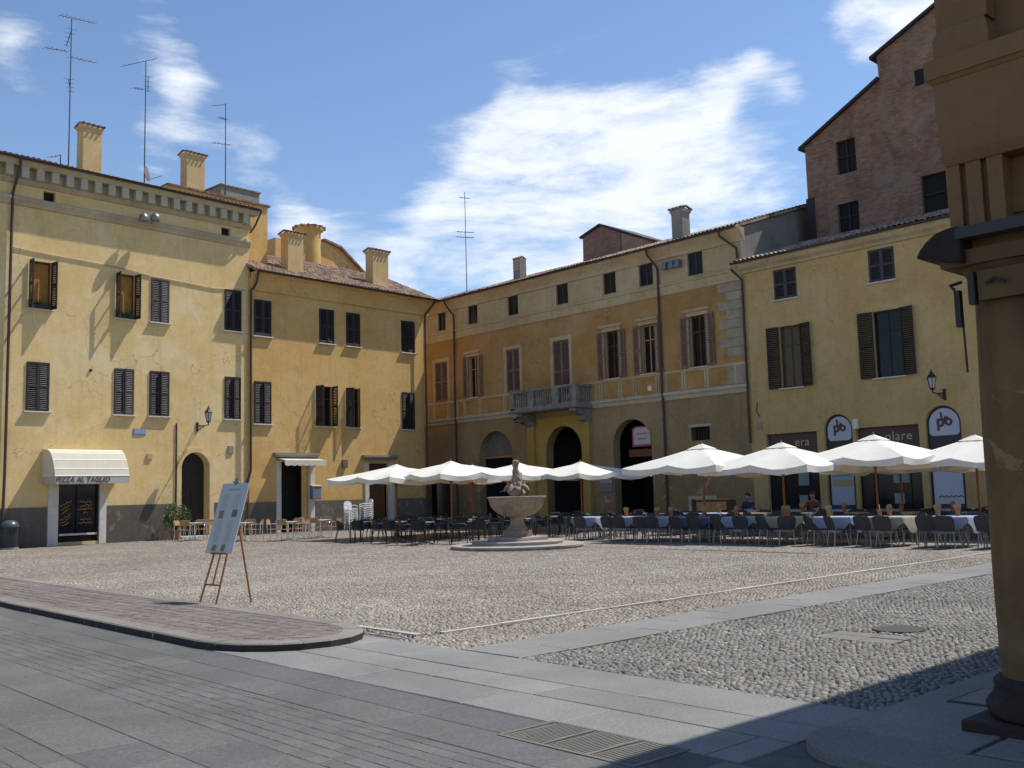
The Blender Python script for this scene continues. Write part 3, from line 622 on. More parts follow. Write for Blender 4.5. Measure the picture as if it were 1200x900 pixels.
def gutter(parent, x0, x1, y, z, r=.075):
    g = MB(); n = 8; b = []
    for x in (x0, x1): b.append([(x, y + r * math.cos(math.pi + math.pi * k / n), z + r * math.sin(math.pi + math.pi * k / n)) for k in range(n + 1)])
    v = b[0] + b[1]; g.add(v, [(k, k + 1, n + 2 + k, n + 1 + k) for k in range(n)]); g.tube([(x0, y - r, z), (x1, y - r, z)], .012, 6)
    return g.build('gutter', M_gutter, parent)
def profile(parent, name, x0, x1, poly, mat): return MB().xprism(poly, x0, x1).build(name, mat, parent)
def chimney(parent, F, px, y, d, zbot, mat, cap=.10, name='chimney', tiles=True, notch=.3, slots=False, taper=0):
    """px = (x left, x right, y top) measured on the plane y behind the facade"""
    xm = (px[0] + px[1]) / 2; x0 = F.hit(px[0], px[2] + 20, y)[0]; x1 = F.hit(px[1], px[2] + 20, y)[0]; zt = F.hit(xm, px[2], y)[1]
    g = MB(); g.box(x0, x1, y, y + d, zbot, zt - notch)
    if cap:
        g.frustum((x0, x1, y, y + d), zt - notch, (x0 - cap * .6, x1 + cap * .6, y - cap * .6, y + d + cap * .6), zt - notch + .10)
        g.box(x0 - cap * .6, x1 + cap * .6, y - cap * .6, y + d + cap * .6, zt - notch + .101, zt - .12)
    else: g.box(x0 + .02, x1 - .02, y + .02, y + d - .02, zt - notch, zt - .10)
    o = g.build(name, mat, parent)
    t = MB(); c2 = cap + .05; n = max(3, int((x1 - x0 + 2 * c2) / .2)); yc = y + d / 2
    for k in range(n):      # cap tiles laid as a little saddle roof
        xa = x0 - c2 + (x1 - x0 + 2 * c2) * (k + .5) / n; rr = (x1 - x0 + 2 * c2) / n / 2 * 1.02
        t.tube([(xa, y - c2, zt - .10), (xa, yc, zt + .02)], rr * .5, 8); t.tube([(xa, yc, zt + .02), (xa, y + d + c2, zt - .10)], rr * .5, 8)
    t.build('cap_tiles', M_tile if tiles else M_tilep, o)
    if slots:
        s = MB()
        for k in range(4): s.box(x0 + .06, x1 - .06, y - .012, y + .02, zt - .28 - .16 * k, zt - .20 - .16 * k)
        s.build('vent_slots', M_cornice, o)
    return o
def text_mb(txt, size, ext=.008, spacing=1., shear=0., sx=1., fat=0.):
    c = bpy.data.curves.new('t', 'FONT'); c.body = txt; c.size = size; c.extrude = ext; c.space_character = spacing; c.align_x = 'CENTER'; c.shear = shear; c.offset = fat
    o = bpy.data.objects.new('t', c); col.objects.link(o); dg = bpy.context.evaluated_depsgraph_get(); me = bpy.data.meshes.new_from_object(o.evaluated_get(dg))
    g = MB(); g.add([(v.co.x * sx, -v.co.z, v.co.y) for v in me.vertices], [tuple(p.vertices) for p in me.polygons]); bpy.data.objects.remove(o); bpy.data.curves.remove(c); bpy.data.meshes.remove(me); return g
def moved(g, dx=0, dy=0, dz=0, rot=0):
    ca, sa = math.cos(rot), math.sin(rot); g.v = [(x * ca - z * sa + dx, y + dy, x * sa + z * ca + dz) for x, y, z in g.v]; return g

# ================================================================== CREAM BUILDING (left)
XL0 = -14.0; XS = FL.hit(291, 420)[0]       # joint with the ochre building
cream = fthing('cream_building', 'tall cream plastered building with dark shutters and dentil cornice, far left', 'building', FL)
Z_E = 15.5
upw = [FL.rect(34, 307, 60, 361), FL.rect(136, 320, 158, 373), FL.rect(177, 328, 198, 379), FL.rect(263, 340, 282.5, 389)]
low = [FL.rect(30.5, 424, 57.5, 480), FL.rect(133.5, 432, 156.5, 486), FL.rect(175, 435, 198, 488), FL.rect(263, 443, 281.5, 493)]
def norm(rs):
    a = sum(r[2] for r in rs) / len(rs); b = sum(r[3] for r in rs) / len(rs); return [(r[0], r[1], a, b) for r in rs]
upw, low = norm(upw), norm(low)
shop = FL.rect(68, 560, 116, 634); shop = (shop[0], shop[1], .12, 2.45)
adoor = FL.rect(212, 530, 245, 615); adoor = (adoor[0], adoor[1], .05, adoor[3])
vents = [FL.rect(51, 225, 65, 237), FL.rect(259.5, 267, 270, 276)]
g = wall(MB(), XL0, XS, 0, Z_E - .3, upw + low + [shop, adoor + (True,)] + vents, depth=.5); g.build('wall', M_cream, cream)
body(cream, XL0, XS, 0, 11, Z_E + .02, 16.9, M_cream)
g = MB()
for r in ((XL0, shop[0] - .45), (shop[1] + .28, adoor[0] - .32), (adoor[1] + .15, XS - .01)): g.box(r[0], r[1], -.035, .02, 0, 1.55)
each(g, 'plinth', M_plinth, cream)
g = MB(); dz = FL.hit(48, 210)[1]
g.xprism([(0, Z_E - .02), (-.5, Z_E - .02), (-.5, Z_E - .12), (-.44, Z_E - .2), (-.42, dz + .28), (0, dz + .28)], XL0, XS + .25)
g.xprism([(0, dz - .18), (-.16, dz - .18), (-.12, dz - .26), (-.06, dz - .36), (0, dz - .40)], XL0, XS + .08)
g.xprism([(0, dz + .28), (-.09, dz + .28), (-.09, dz - .18), (0, dz - .18)], XL0, XS + .03)
zb = FL.hit(160, 262)[1]
g.xprism([(0, zb + .22), (-.07, zb + .22), (-.16, zb + .17), (-.16, zb + .07), (-.10, zb - .02), (-.06, zb - .16), (0, zb - .18)], XL0, XS + .05)
g.build('cornice', M_cornice, cream)
g = MB(); xa = FL.hit(39, 205)[0]; xb = FL.hit(56.5, 209)[0]; step = xb - xa; x = xa - step * 30
g = MB()
while x < XS:
    if x > XL0: g.box(x, x + step * .48, -.40, -.085, dz - .178, dz + .278)
    x += step
g.build('dentils', M_trim, cream)
for r in vents: MB().box(r[0], r[1], .2, .25, r[2], r[3]).build('vent', M_dark, cream)
# windows: two open ones show an ochre blind, the rest are shut
for k, r in enumerate(upw):
    if k < 2:
        o = window(cream, r, shut=(92, 97), smat=M_shd, pane=M_blind, mull=False, inset=.14, label='open window with ochre blind')
        g = MB(); g.box(r[0] + .05, r[1] - .05, -.16, .05, r[2] + .002, r[2] + .16); g.build('flower_box', M_shd, o)
        g = MB()
        for _ in range(90):
            p = Vector((random.uniform(r[0] + .08, r[1] - .08), random.uniform(-.18, .02), r[2] + .14 + abs(random.gauss(0, .12)))); a = Vector([random.gauss(0, .05) for _ in range(3)]); b = Vector([random.gauss(0, .05) for _ in range(3)]); g.quad(p, p + a, p + a + b, p + b)
        g.build('flowers', M_leaf, o)
    else: window(cream, r, shut=(3, 6) if k == 2 else (1, 2), smat=M_shg if k == 2 else M_shd)
for k, r in enumerate(low): window(cream, r, shut=[(4, 2), (2, 8), (1, 10), (1, 12)][k], smat=M_shg if k == 1 else M_shd)
# pizza shop front
o = MB(); o.box(shop[0], shop[1], .16, .2, .5, shop[3]); o.box(shop[0], shop[0] + .07, .08, .159, .12, shop[3]); o.box(shop[1] - .07, shop[1], .08, .159, .12, shop[3])
xm = (shop[0] + shop[1]) / 2; o.box(xm - .05, xm + .05, .10, .159, .5, shop[3]); so_ = o.build('shop_window', M_glass, cream)
MB().box(shop[0] + .07, shop[1] - .07, .02, .2, .38, .46).build('sill', M_sill, so_); MB().box(shop[0] + .07, shop[1] - .07, .2, .24, .12, .38).build('kick_panel', M_dark, so_)
g = MB(); g.box(shop[0] - .42, shop[0], -.05, .12, 0, shop[3] + .1); g.box(shop[1], shop[1] + .3, -.05, .12, 0, shop[3] + .1); each(g, 'door_jamb', M_sill, so_, bevel=.01)
g = MB()
def scribble(g, x, z, w, a, h=.045):
    n = int(w / .05); pts = [(x + w * k / n * math.cos(a) - random.uniform(-h, h) * math.sin(a), .150, z + w * k / n * math.sin(a) + random.uniform(-h, h)) for k in range(n + 1)]; g.tube(pts, .013, 4)
for k in range(2):
    for q in range(3): scribble(g, shop[0] + .14 + q * .04, 1.55 - k * .55 - q * .13, .50 - q * .09, R(28))
for q, w in enumerate((.55, .5, .55, .2, .0, .45, .55)):
    if w: scribble(g, xm + .35 - w / 2, 1.72 - q * .14, w, 0)
g.build('window_lettering', M_yelltxt, so_)
# arched doorway
g = MB(); g.box(adoor[0], adoor[1], .46, .52, 0, adoor[3]); dd = g.build('door', M_shk, cream)
g = MB()
for k in range(4):
    g.box(adoor[0] + .1, (adoor[0] + adoor[1]) / 2 - .04, .43, .459, .2 + k * .5, .6 + k * .5); g.box((adoor[0] + adoor[1]) / 2 + .04, adoor[1] - .1, .43, .459, .2 + k * .5, .6 + k * .5)
g.build('door_panels', M_shk, dd)
r_ = (adoor[1] - adoor[0]) / 2; cx = (adoor[0] + adoor[1]) / 2; zc = adoor[3] - r_
g = MB(); pin = [(adoor[0], .0)] + [(cx - r_ * math.cos(math.pi * k / 24), zc + r_ * math.sin(math.pi * k / 24)) for k in range(25)] + [(adoor[1], .0)]
R2_ = r_ + .22; pout = [(cx - R2_, .0)] + [(cx - R2_ * math.cos(math.pi * k / 24), zc + R2_ * math.sin(math.pi * k / 24)) for k in range(25)] + [(cx + R2_, .0)]
for k in range(len(pin) - 1): g.vprism([pout[k], pout[k + 1], pin[k + 1], pin[k]], -.055, .02)
g.build('surround', M_cream, dd)
MB().box(adoor[0] - .05, adoor[1] + .05, -.25, .42, 0, .10).build('threshold', M_sill, dd)
roof(cream, XL0 - .2, XS + .30, -.54, Z_E, 5.5, 17.1, M_tile); gutter(cream, XL0, XS + .28, -.60, Z_E + .01)
xp = FL.hit(8, 420)[0]; pipe(cream, [(xp + .10, -.6, Z_E), (xp + .10, -.56, Z_E - .35), (xp, -.13, Z_E - 1.4), (xp, -.11, Z_E - 3), (xp, -.11, 3.0), (xp - .05, -.11, .1)])
xp2 = XS + .0; pipe(cream, [(xp2, -.22, 11.6), (xp2, -.22, 3.0), (xp2 - .12, -.2, 2.6), (xp2 - .18, -.15, 2.4)], .06); pipe(cream, [(xp2 - .18, -.13, 2.4), (xp2 - .42, -.13, 1.2)], .04, M_terra)
pipe(cream, [(XS + .32, -.62, Z_E - .05), (XS + .15, -.35, Z_E - .75), (XS + .02, -.1, Z_E - 1.1)], .045)
chimney(cream, FL, (97.5, 119.5, 145), 1.6, .62, 14.5, M_chim); chimney(cream, FL, (219, 240, 178), 1.6, .6, 14.5, M_chim)
# cable looping along the facade, utility boxes
g = MB(); pts = []
for px, py in ((15, 290), (60, 299), (110, 308), (150, 316), (178, 324), (210, 330), (250, 338), (287, 340)): a, b = FL.hit(px, py); pts.append((a, -.03, b))
g.tube(pts, .022, 6); g.build('cable', M_cornice, cream, smooth=True)
x_, z_ = FL.hit(206, 560); MB().tube([(x_, -.03, 1.5), (x_, -.03, 5.1)], .03, 6).build('conduit', M_gutter, cream)
for px, py, w, h, m_ in ((175, 535, .25, .25, M_cornice), (270, 527, .28, .35, M_grey), (106, 434, .1, .1, M_dark)):
    a, b = FL.hit(px, py); MB().box(a - w / 2, a + w / 2, -.06, .01, b - h / 2, b + h / 2).build('utility_box', m_, cream, bevel=.01)
x_, z_ = FL.hit(163.5, 506); t = fthing('street_sign', 'small pale blue street name plate on the cream wall', 'sign', FL, x_, 0, z_); MB().box(-.27, .27, -.04, -.004, -.11, .11).build('plate', simple('blue_plate', (.22, .33, .48), .4), t, bevel=.006)
MB().box(-.29, .29, -.012, .002, -.13, .13).build('backing', M_greymetal, t)
# roof block and rear house behind
b0 = fthing('roof_block', 'low grey rendered block rising over the cream roof', 'roof block', FL)
a, zt = FL.hit(259, 216, 3.0); b_, _ = FL.hit(304, 226, 3.0); g = MB(); g.box(a, b_, 3.0, 6.5, 14.8, zt - .03); g.build('wall', M_conc, b0); MB().box(a - .06, b_ + .06, 2.94, 6.56, zt - .028, zt + .04).build('coping', M_tile, b0)
b1 = fthing('rear_house', 'plain ochre house wall standing between the two left roofs', 'house', FL)
a, zt = FL.hit(313.5, 243, 1.4); g = MB(); g.box(XS - 3.5, a, 1.4, 5.4, 8, zt); g.build('wall', M_ochre, b1); MB().box(XS - 3.5, a + .12, 1.3, 5.5, zt + .002, zt + .09).build('coping', M_tile, b1)

# ================================================================== OCHRE BUILDING
OY = -.10
XO1 = CS + .02
ochre = fthing('ochre_building', 'lower ochre plastered building with dark shutters between cream building and palazzo', 'building', FL)
ZO = 12.5
upo = norm([FL.rect(297.5, 352, 317.5, 393, OY), FL.rect(374, 362, 391, 403, OY), FL.rect(405.5, 367, 421.5, 407, OY), FL.rect(470, 377, 485.5, 413.5, OY)])
loo = norm([FL.rect(297.5, 446, 317.5, 495.5, OY), FL.rect(370, 452.5, 389.5, 499.5, OY), FL.rect(405.5, 456, 421.5, 501.5, OY), FL.rect(471, 460.5, 485.5, 504, OY)])
d1 = FL.rect(329, 553, 363, 606, OY); d1 = (d1[0], d1[1], .02, FL.hit(346, 541, OY)[1]); d2 = FL.rect(432, 545, 456.5, 600, OY); d2 = (d2[0], d2[1], .02, FL.hit(444, 543, OY)[1])
g = wall(MB(), XS + .005, XO1, 0, ZO - .3, upo + loo + [d1, d2], y=OY, depth=.28); g.build('wall', M_ochre, ochre)
body(ochre, XS + .005, XO1, OY, 9, ZO + .1, 14.4, M_ochre)
g = MB()
for a, b in ((XS + .02, d1[0] - .28), (d1[1] + .28, d2[0] - .22), (d2[1] + .42, XO1 - .01)): g.box(a, b, OY - .035, OY + .02, 0, 1.5)
each(g, 'plinth', M_plinth, ochre)
g = MB(); g.xprism([(OY, ZO - .02), (OY - .52, ZO - .02), (OY - .52, ZO - .1), (OY - .33, ZO - .2), (OY - .2, ZO - .45), (OY - .1, ZO - .75), (OY - .1, ZO - .85), (OY, ZO - .9)], XS + .05, XO1 + .35); g.build('cornice', M_ochre, ochre)
for k, r in enumerate(upo): window(ochre, r, OY, shut=[(1, 1), (1, 4), (1, 2), (0, 1)][k])
for k, r in enumerate(loo): window(ochre, r, OY, shut=[(2, 10), (78, 82), (62, 48), (1, 12)][k])
roof(ochre, XS - .05, XO1 + .7, OY - .6, ZO, 4.4, 14.75, M_tile); gutter(ochre, XS + .05, XO1 + .68, OY - .64, ZO + .01)
MB().tube([(XS - .06, OY - .6, ZO + .06), (XS - .06, 4.4, 14.8)], .09, 8).build('verge_tiles', M_tilep, ochre, smooth=True)
x_ = XO1 - .12; pipe(ochre, [(x_ + .55, OY - .54, ZO - .02), (x_ + .5, OY - .5, ZO - .25), (x_, OY - .3, ZO - .9), (x_, OY - .3, ZO - 1.3), (x_, OY - .3, .1)])
pipe(ochre, [(XS + .15, OY - .54, ZO - .02), (XS + .15, OY - .4, ZO - .5), (XS + .12, OY - .2, ZO - .8), (XS + .0, -.22, 11.6)], .055)
chimney(ochre, FL, (337.5, 355.5, 271), .5, .62, 11.5, M_chim); chimney(ochre, FL, (437, 455, 292), .5, .62, 11.5, M_chim)
def doorway(parent, r, y, F, slot, awn=None, lintw=.45):
    x0, x1, z0, z1 = r; g = MB(); g.box(x0, x1, y + .9, y + .95, 0, z1); g.box(x0 - .01, x0, y + .28, y + .9, 0, z1); g.box(x1, x1 + .01, y + .28, y + .9, 0, z1); g.box(x0, x1, y + .28, y + .9, z1, z1 + .01)
    o = g.build('doorway', M_dark, parent)
    g = MB(); g.box(x0 - .27, x0 + .001, y - .06, y + .15, 0, z1 + .02); g.box(x1 - .001, x1 + .27, y - .06, y + .15, 0, z1 + .02); g.box(x0 + .002, x1 - .002, y - .055, y + .15, z1 - .002, z1 + .018); g.build('surround', M_sill, o, bevel=.01)
    g = MB(); g.box(x0 - lintw, x1 + lintw, y - .26, y + .02, z1 + .32, z1 + .42); g.frustum((x0 - lintw + .08, x1 + lintw - .08, y - .15, y + .02), z1 + .2, (x0 - lintw, x1 + lintw, y - .26, y + .02), z1 + .318); g.build('lintel', M_grey, o); return o
o = doorway(ochre, d1, OY, FL, 0); g = MB(); g.box(d1[1] - .35, d1[1] - .02, OY + .16, OY + .22, .05, d1[3] - .05); g.build('door', M_ochre, o)
o = doorway(ochre, d2, OY, FL, 0); MB().box(d2[0] + .1, d2[1] - .1, OY + .3, OY + .34, .3, d2[3]).build('door', M_wood, o)
x_, z_ = FL.hit(403, 543, OY); MB().box(x_ - .15, x_ + .15, OY - .14, OY + .01, z_ - .22, z_ + .18).build('utility_box', M_plinth, ochre, bevel=.01)
t = fthing('letter_box', 'grey metal box on the wall right of the first ochre doorway', 'letter box', FL, FL.hit(370, 584, OY - .2)[0], OY, 1.95)
g = MB(); g.box(-.28, .24, -.34, -.075, -.38, .26); g.build('case', simple('box_blue_grey', (.16, .19, .24), .4), t, bevel=.03); MB().xprism([(-.37, .262), (-.07, .262), (-.07, .34), (-.30, .30)], -.31, .27).build('lid', M_cornice, t)
g = MB()
for sx_ in (-.2, .16): g.box(sx_, sx_ + .04, -.075, 0, -.2, -.12)
g.build('bracket', M_iron, t)
t = fthing('door_awning', 'small white scalloped awning over the dark ochre building doorway', 'awning', FL, (d1[0] + d1[1]) / 2 + .1, OY, d1[3] + .16)
W_ = (d1[1] - d1[0]) / 2 + .38; g = MB(); n = 24
for k in range(n):
    a, b = -W_ + 2 * W_ * k / n, -W_ + 2 * W_ * (k + 1) / n
    g.quad((a, -.06, .0), (b, -.06, .0), (b, -.75, -.12), (a, -.75, -.12)); sc = lambda x: -.34 - .06 * abs(math.sin((x + W_) / (2 * W_) * math.pi * 7))
    g.quad((a, -.75, -.12), (b, -.75, -.12), (b, -.76, sc(b)), (a, -.76, sc(a)))
g.build('canopy', M_awning, t); g = MB(); g.tube([(-W_, -.06, .01), (W_, -.06, .01)], .035, 8); g.tube([(-W_ + .05, -.06, 0), (-W_ + .05, -.74, -.13)], .015, 6); g.tube([(W_ - .05, -.06, 0), (W_ - .05, -.74, -.13)], .015, 6); g.build('frame', M_greymetal, t)
# gabled house with round chimney behind the ochre roof
b2 = fthing('gabled_house', 'ochre gabled house with a round chimney rising behind the ochre roof', 'house', FL)
yb = 6.0; P = [FL.hit(px, py, yb) for px, py in ((357, 345), (357, 285), (380, 283), (398, 292), (430, 326), (430, 345))]
g = MB(); g.vprism([(P[0][0] - 2, P[0][1] - 3), (P[1][0] - 2, P[1][1])] + P[1:5] + [(P[5][0], P[5][1] - 3)], yb, yb + 6); g.build('wall', M_ochre, b2)
cxx = FL.hit(368, 280, yb)[0]; zt = FL.hit(368, 264, yb)[1]; g = MB(); rr = abs(FL.hit(380, 280, yb)[0] - FL.hit(357, 280, yb)[0]) / 2; g.lathe([(rr, zt - 4), (rr, zt - .5), (rr * 1.0, zt - .35), (rr * 1.2, zt - .22), (rr * 1.2, zt - .1), (rr * .9, zt - .05)], 20, (cxx, yb + rr * .7)); ch = g.build('chimney', M_ochre, b2, smooth=True)
g = MB(); 
for k in range(14): a = 2 * math.pi * k / 14; g.tube([(cxx + rr * 1.4 * math.cos(a), yb + rr * .7 + rr * 1.4 * math.sin(a), zt - .12), (cxx, yb + rr * .7, zt + .1)], .08, 6)
g.build('cap_tiles', M_tile, ch)
g = MB(); zof = .04
pa, pb, pc = P[3], P[4], P[2]
g.vprism([(pb[0] + .35, pb[1] - .25), (pa[0], pa[1] + .02), (pa[0], pa[1] + .16), (pb[0] + .35, pb[1] - .1)], yb - .2, yb + 6.1); g.vprism([(pa[0], pa[1] + .02), (pc[0] - .1, pc[1] + .02), (pc[0] - .1, pc[1] + .14), (pa[0], pa[1] + .16)], yb - .2, yb + 6.1); g.build('roof', M_tile, b2)
g = MB(); a = FL.hit(407, 330, yb - .05)[0]; b_ = FL.hit(430, 330, yb - .05)[0]; g.vprism([(a, pb[1] - .9), (a, pb[1] + .62), (b_ - .02, pb[1] - .08), (b_ - .02, pb[1] - .9)], yb - .06, yb - .01); g.build('pale_gable_end', M_pcream, b2)

# ================================================================== PALAZZO
PX0 = -9.0; PX1 = FR.hit(877, 447)[0]
ZP = 13.12
pal = fthing('palazzo', 'long frescoed palazzo with balcony and arched doorways along the back of the square', 'palazzo', FR)
ZB0, ZB1 = FR.hit(872, 327)[1], FR.hit(872, 312.7)[1]      # band under the attic
ZS0, ZS1 = FR.hit(700, 477)[1], FR.hit(700, 470)[1]        # string course over the ground floor
att = norm([FR.rect(a, b, c, d) for a, b, c, d in ((513, 363, 522, 387), (548, 357, 559.5, 379), (594.5, 346, 607, 367.5), (651.5, 333, 665.5, 356), (706.5, 320, 721.5, 344.5), (748.5, 310, 765, 336), (805.5, 297, 823.5, 324.5))])
mainw = [FR.rect(510.5, 421, 525, 471), FR.rect(550, 418, 560, 466), FR.rect(594, 408, 609.5, 459), FR.rect(649, 396, 668, 465), FR.rect(710, 389, 725, 443), FR.rect(752.5, 383, 768, 438), FR.rect(809.5, 373, 827.5, 430)]
zt_ = [r[3] for r in mainw]; zz1 = sum(zt_) / 7; zz0 = sum(mainw[k][2] for k in (0, 1, 2, 4, 5, 6)) / 6
mainw = [(r[0], r[1], zz0 if k != 3 else ZS1 + .15, zz1) for k, r in enumerate(mainw)]
# ground floor openings
def farch(F, x0, x1, ytop, off=0):
    xm = (x0 + x1) / 2; ym = ytop + 40; a = F.hit(x0, ym, off)[0]; b = F.hit(x1, ym, off)[0]; return (a, b, 0.0, F.hit(xm, ytop, off)[1], True)
arL = farch(FR, 562, 601, 505); arC = farch(FR, 641, 683, 499); arR = farch(FR, 719, 764, 491)
lowr = FR.rect(810, 500, 832, 516); sgr = FR.rect(811, 585, 837, 600)
shopL = FR.rect(500, 560, 530, 606); shopL = (shopL[0], shopL[1], .0, shopL[3])
g = wall(MB(), PX0, PX1, 0, ZS0, [arL, arC, arR, lowr, (sgr[0], sgr[1], .5, sgr[3]), shopL], depth=.5); g.build('ground_floor_wall', M_pbrown, pal)
g = wall(MB(), PX0, PX1, ZS0, ZB0, [(r[0], r[1], r[2], r[3]) for r in mainw], depth=.3); g.build('main_floor_wall', M_pgold, pal)
g = wall(MB(), PX0, PX1, ZB0, ZP - .25, att, depth=.25); g.build('attic_wall', M_pcream, pal)
body(pal, PX0, PX1, 0, 12, ZP + .05, ZP + 2.05, M_grey)
profile(pal, 'attic_band', PX0, PX1, [(0, ZB1 + .02), (-.10, ZB1), (-.10, ZB1 - .10), (-.045, ZB1 - .14), (-.04, ZB0), (0, ZB0)], M_pcream)
profile(pal, 'string_course', PX0, PX1, [(0, ZS1 + .04), (-.16, ZS1), (-.16, ZS1 - .12), (-.08, ZS1 - .20), (-.05, ZS0 - .05), (0, ZS0 - .05)], M_trim)
profile(pal, 'cornice', PX0, PX1 + .2, [(0, ZP - .02), (-.42, ZP - .02), (-.42, ZP - .1), (-.32, ZP - .2), (-.2, ZP - .32), (-.1, ZP - .46), (-.08, ZP - .6), (0, ZP - .62)], M_pcream)
roof(pal, PX0 - .2, PX1 + .12, -.5, ZP, 6, ZP + 2.15, M_tilep, pitch=.22); gutter(pal, PX0, PX1, -.54, ZP + .01)
for k, r in enumerate(att): window(pal, r, shut=None, sill=False, frame_mat=M_shg, mull=True, inset=.1)
# frieze panels between the floors
g = MB(); zf0, zf1 = ZS1 + .04, zz0 - .16; g.box(PX0, PX1, -.045, .01, zf1, zf1 + .13); pan = MB(); pxs = [502, 509, 527, 538, 546, 563, 592, 611]; px2 = [697, 704, 727, 731, 745, 749, 770, 776, 780, 800, 806, 828, 833, 848, 866]
lists = [[498, 509.5, 526, 536, 545, 563, 592, 612], [698, 705, 728, 745, 772, 781, 803, 830, 866]]
pn = MB()
for li in lists:
    for a, b in zip(li, li[1:]):
        xa, xb = FR.hit(a, 475)[0] + .12, FR.hit(b, 475)[0] - .12
        if xb - xa > .15:
            pn.box(xa, xb, -.012, .01, zf0 + .06, zf1 - .03)
            for f in ((xa - .1, xa, zf0, zf1), (xb, xb + .1, zf0, zf1)): g.box(f[0], f[1], -.04, .01, f[2], f[3] - .001)
g.build('frieze_frames', M_pcream, pal); each(pn, 'frieze_panel', M_pgold, pal)
for k, r in enumerate(mainw):
    if k in (0, 2): window(pal, r, shut=(0, 0), smat=M_shb, sill=False, surround=.2, smt=M_pcream)
    elif k == 3: window(pal, r, shut=(0, 0), smat=M_shb, sill=False, surround=.2, smt=M_pcream, label='balcony door')
    elif k == 1: window(pal, r, shut=(172, 172), smat=M_shb, sill=True, surround=.18, smt=M_pcream, hood=True, frame_mat=M_woodo, sw=(r[1] - r[0]) * .62)
    else: window(pal, r, shut=(172, 172), smat=M_shb, sill=True, surround=.2, smt=M_pcream, hood=True, frame_mat=M_wood if k != 5 else M_woodo, sw=(r[1] - r[0]) * .60)
# quoins at the right end
g = MB(); z = ZB0 - .02; k = 0; x1_ = PX1 - .02
while z - .42 > zf1 + .12: w = .95 if k % 2 else 1.35; g.box(x1_ - w, x1_, -.03, .01, z - .40, z - .01); z -= .42; k += 1
g.box(x1_ - 1.05, x1_ - .001, -.028, .01, ZS1 + .05, zf1 - .005); each(g, 'quoin', stone('pale_quoin', (.36, .30, .215), .3, 2.), pal)
# portal: yellow centre, pilasters, consoles and balcony
xa, xb = FR.hit(622, 560)[0], FR.hit(696, 560)[0]; cxp = (xa + xb) / 2
g = wall(MB(), xa + .55, xb - .55, 0, ZS0 - .3, [arC[:4] + (True,)], y=-.06, depth=.07); g.build('portal_wall', M_portal, pal)
g = MB()
for x_ in (xa + .05, xb - .55): g.box(x_, x_ + .5, -.22, .01, .5, ZS0 - .75); 
each(g, 'pilaster', M_portal, pal)
g = MB()
for x_ in (xa, xb - .6): g.box(x_, x_ + .6, -.28, .01, 0, .5); g.frustum((x_ + .05, x_ + .55, -.22, .01), ZS0 - .749, (x_ - .03, x_ + .63, -.32, .01), ZS0 - .55); g.box(x_ - .03, x_ + .63, -.32, .01, ZS0 - .549, ZS0 - .47)
each(g, 'pilaster_block', M_gstone, pal)
BZ = ZS0 - .02; BD = 1.25; bx0, bx1 = xa - .15, xb + .15
bal = MB(); bal.xprism([(0, BZ), (-BD, BZ), (-BD - .06, BZ + .06), (-BD - .06, BZ + .14), (-BD, BZ + .2), (0, BZ + .2)], bx0, bx1); bal = bal.build('balcony', M_gstone, pal)
g = MB(); bt = BZ + .2; bh = 1.0
for a, b, y0_, y1_ in ((bx0 + .02, bx0 + .3, -BD, -BD + .24), (bx1 - .3, bx1 - .02, -BD, -BD + .24), (cxp - .85 - .2, cxp - .85 + .2, -BD, -BD + .22), (cxp + .95 - .2, cxp + .95 + .2, -BD, -BD + .22)): g.box(a, b, y0_, y1_, bt + .001, bt + bh - .13)
g.box(bx0, bx1, -BD - .03, -BD + .25, bt + bh - .129, bt + bh); g.box(bx0, bx0 + .26, -BD + .251, -.01, bt + bh - .129, bt + bh); g.box(bx1 - .26, bx1, -BD + .251, -.01, bt + bh - .129, bt + bh)
g.box(bx0 + .3, bx1 - .3, -BD + .02, -BD + .2, bt + .001, bt + .1); g.box(bx0 + .03, bx0 + .22, -BD + .25, -.01, bt + .001, bt + .1); g.box(bx1 - .22, bx1 - .03, -BD + .25, -.01, bt + .001, bt + .1); g.build('rail', M_gstone, bal)
def baluster(g, x, y):
    p = [(.05, .1), (.05, .16), (.03, .2), (.062, .36), (.055, .46), (.028, .66), (.03, .72), (.05, .78), (.05, .87)]; g.lathe([(r, bt + z) for r, z in p], 8, (x, y))
g = MB(); x = bx0 + .42
while x < bx1 - .38:
    if min(abs(x - (cxp - .85)), abs(x - (cxp + .95))) > .27: baluster(g, x, -BD + .11)
    x += .17
for x in (bx0 + .13, bx1 - .13):
    y = -BD + .36
    while y < -.1: baluster(g, x, y); y += .17
each(g, 'baluster', M_gstone, bal, smooth=True)
for x_ in (xa + .02, xb - .52):
    MB().xprism([(0, BZ - .002), (-BD + .15, BZ - .002), (-BD + .12, BZ - .14), (-BD + .35, BZ - .25), (-.55, BZ - .38), (-.40, BZ - .6), (-.16, BZ - .66), (0, BZ - .70)], x_, x_ + .5).build('console', M_gstone, bal, bevel=.02)
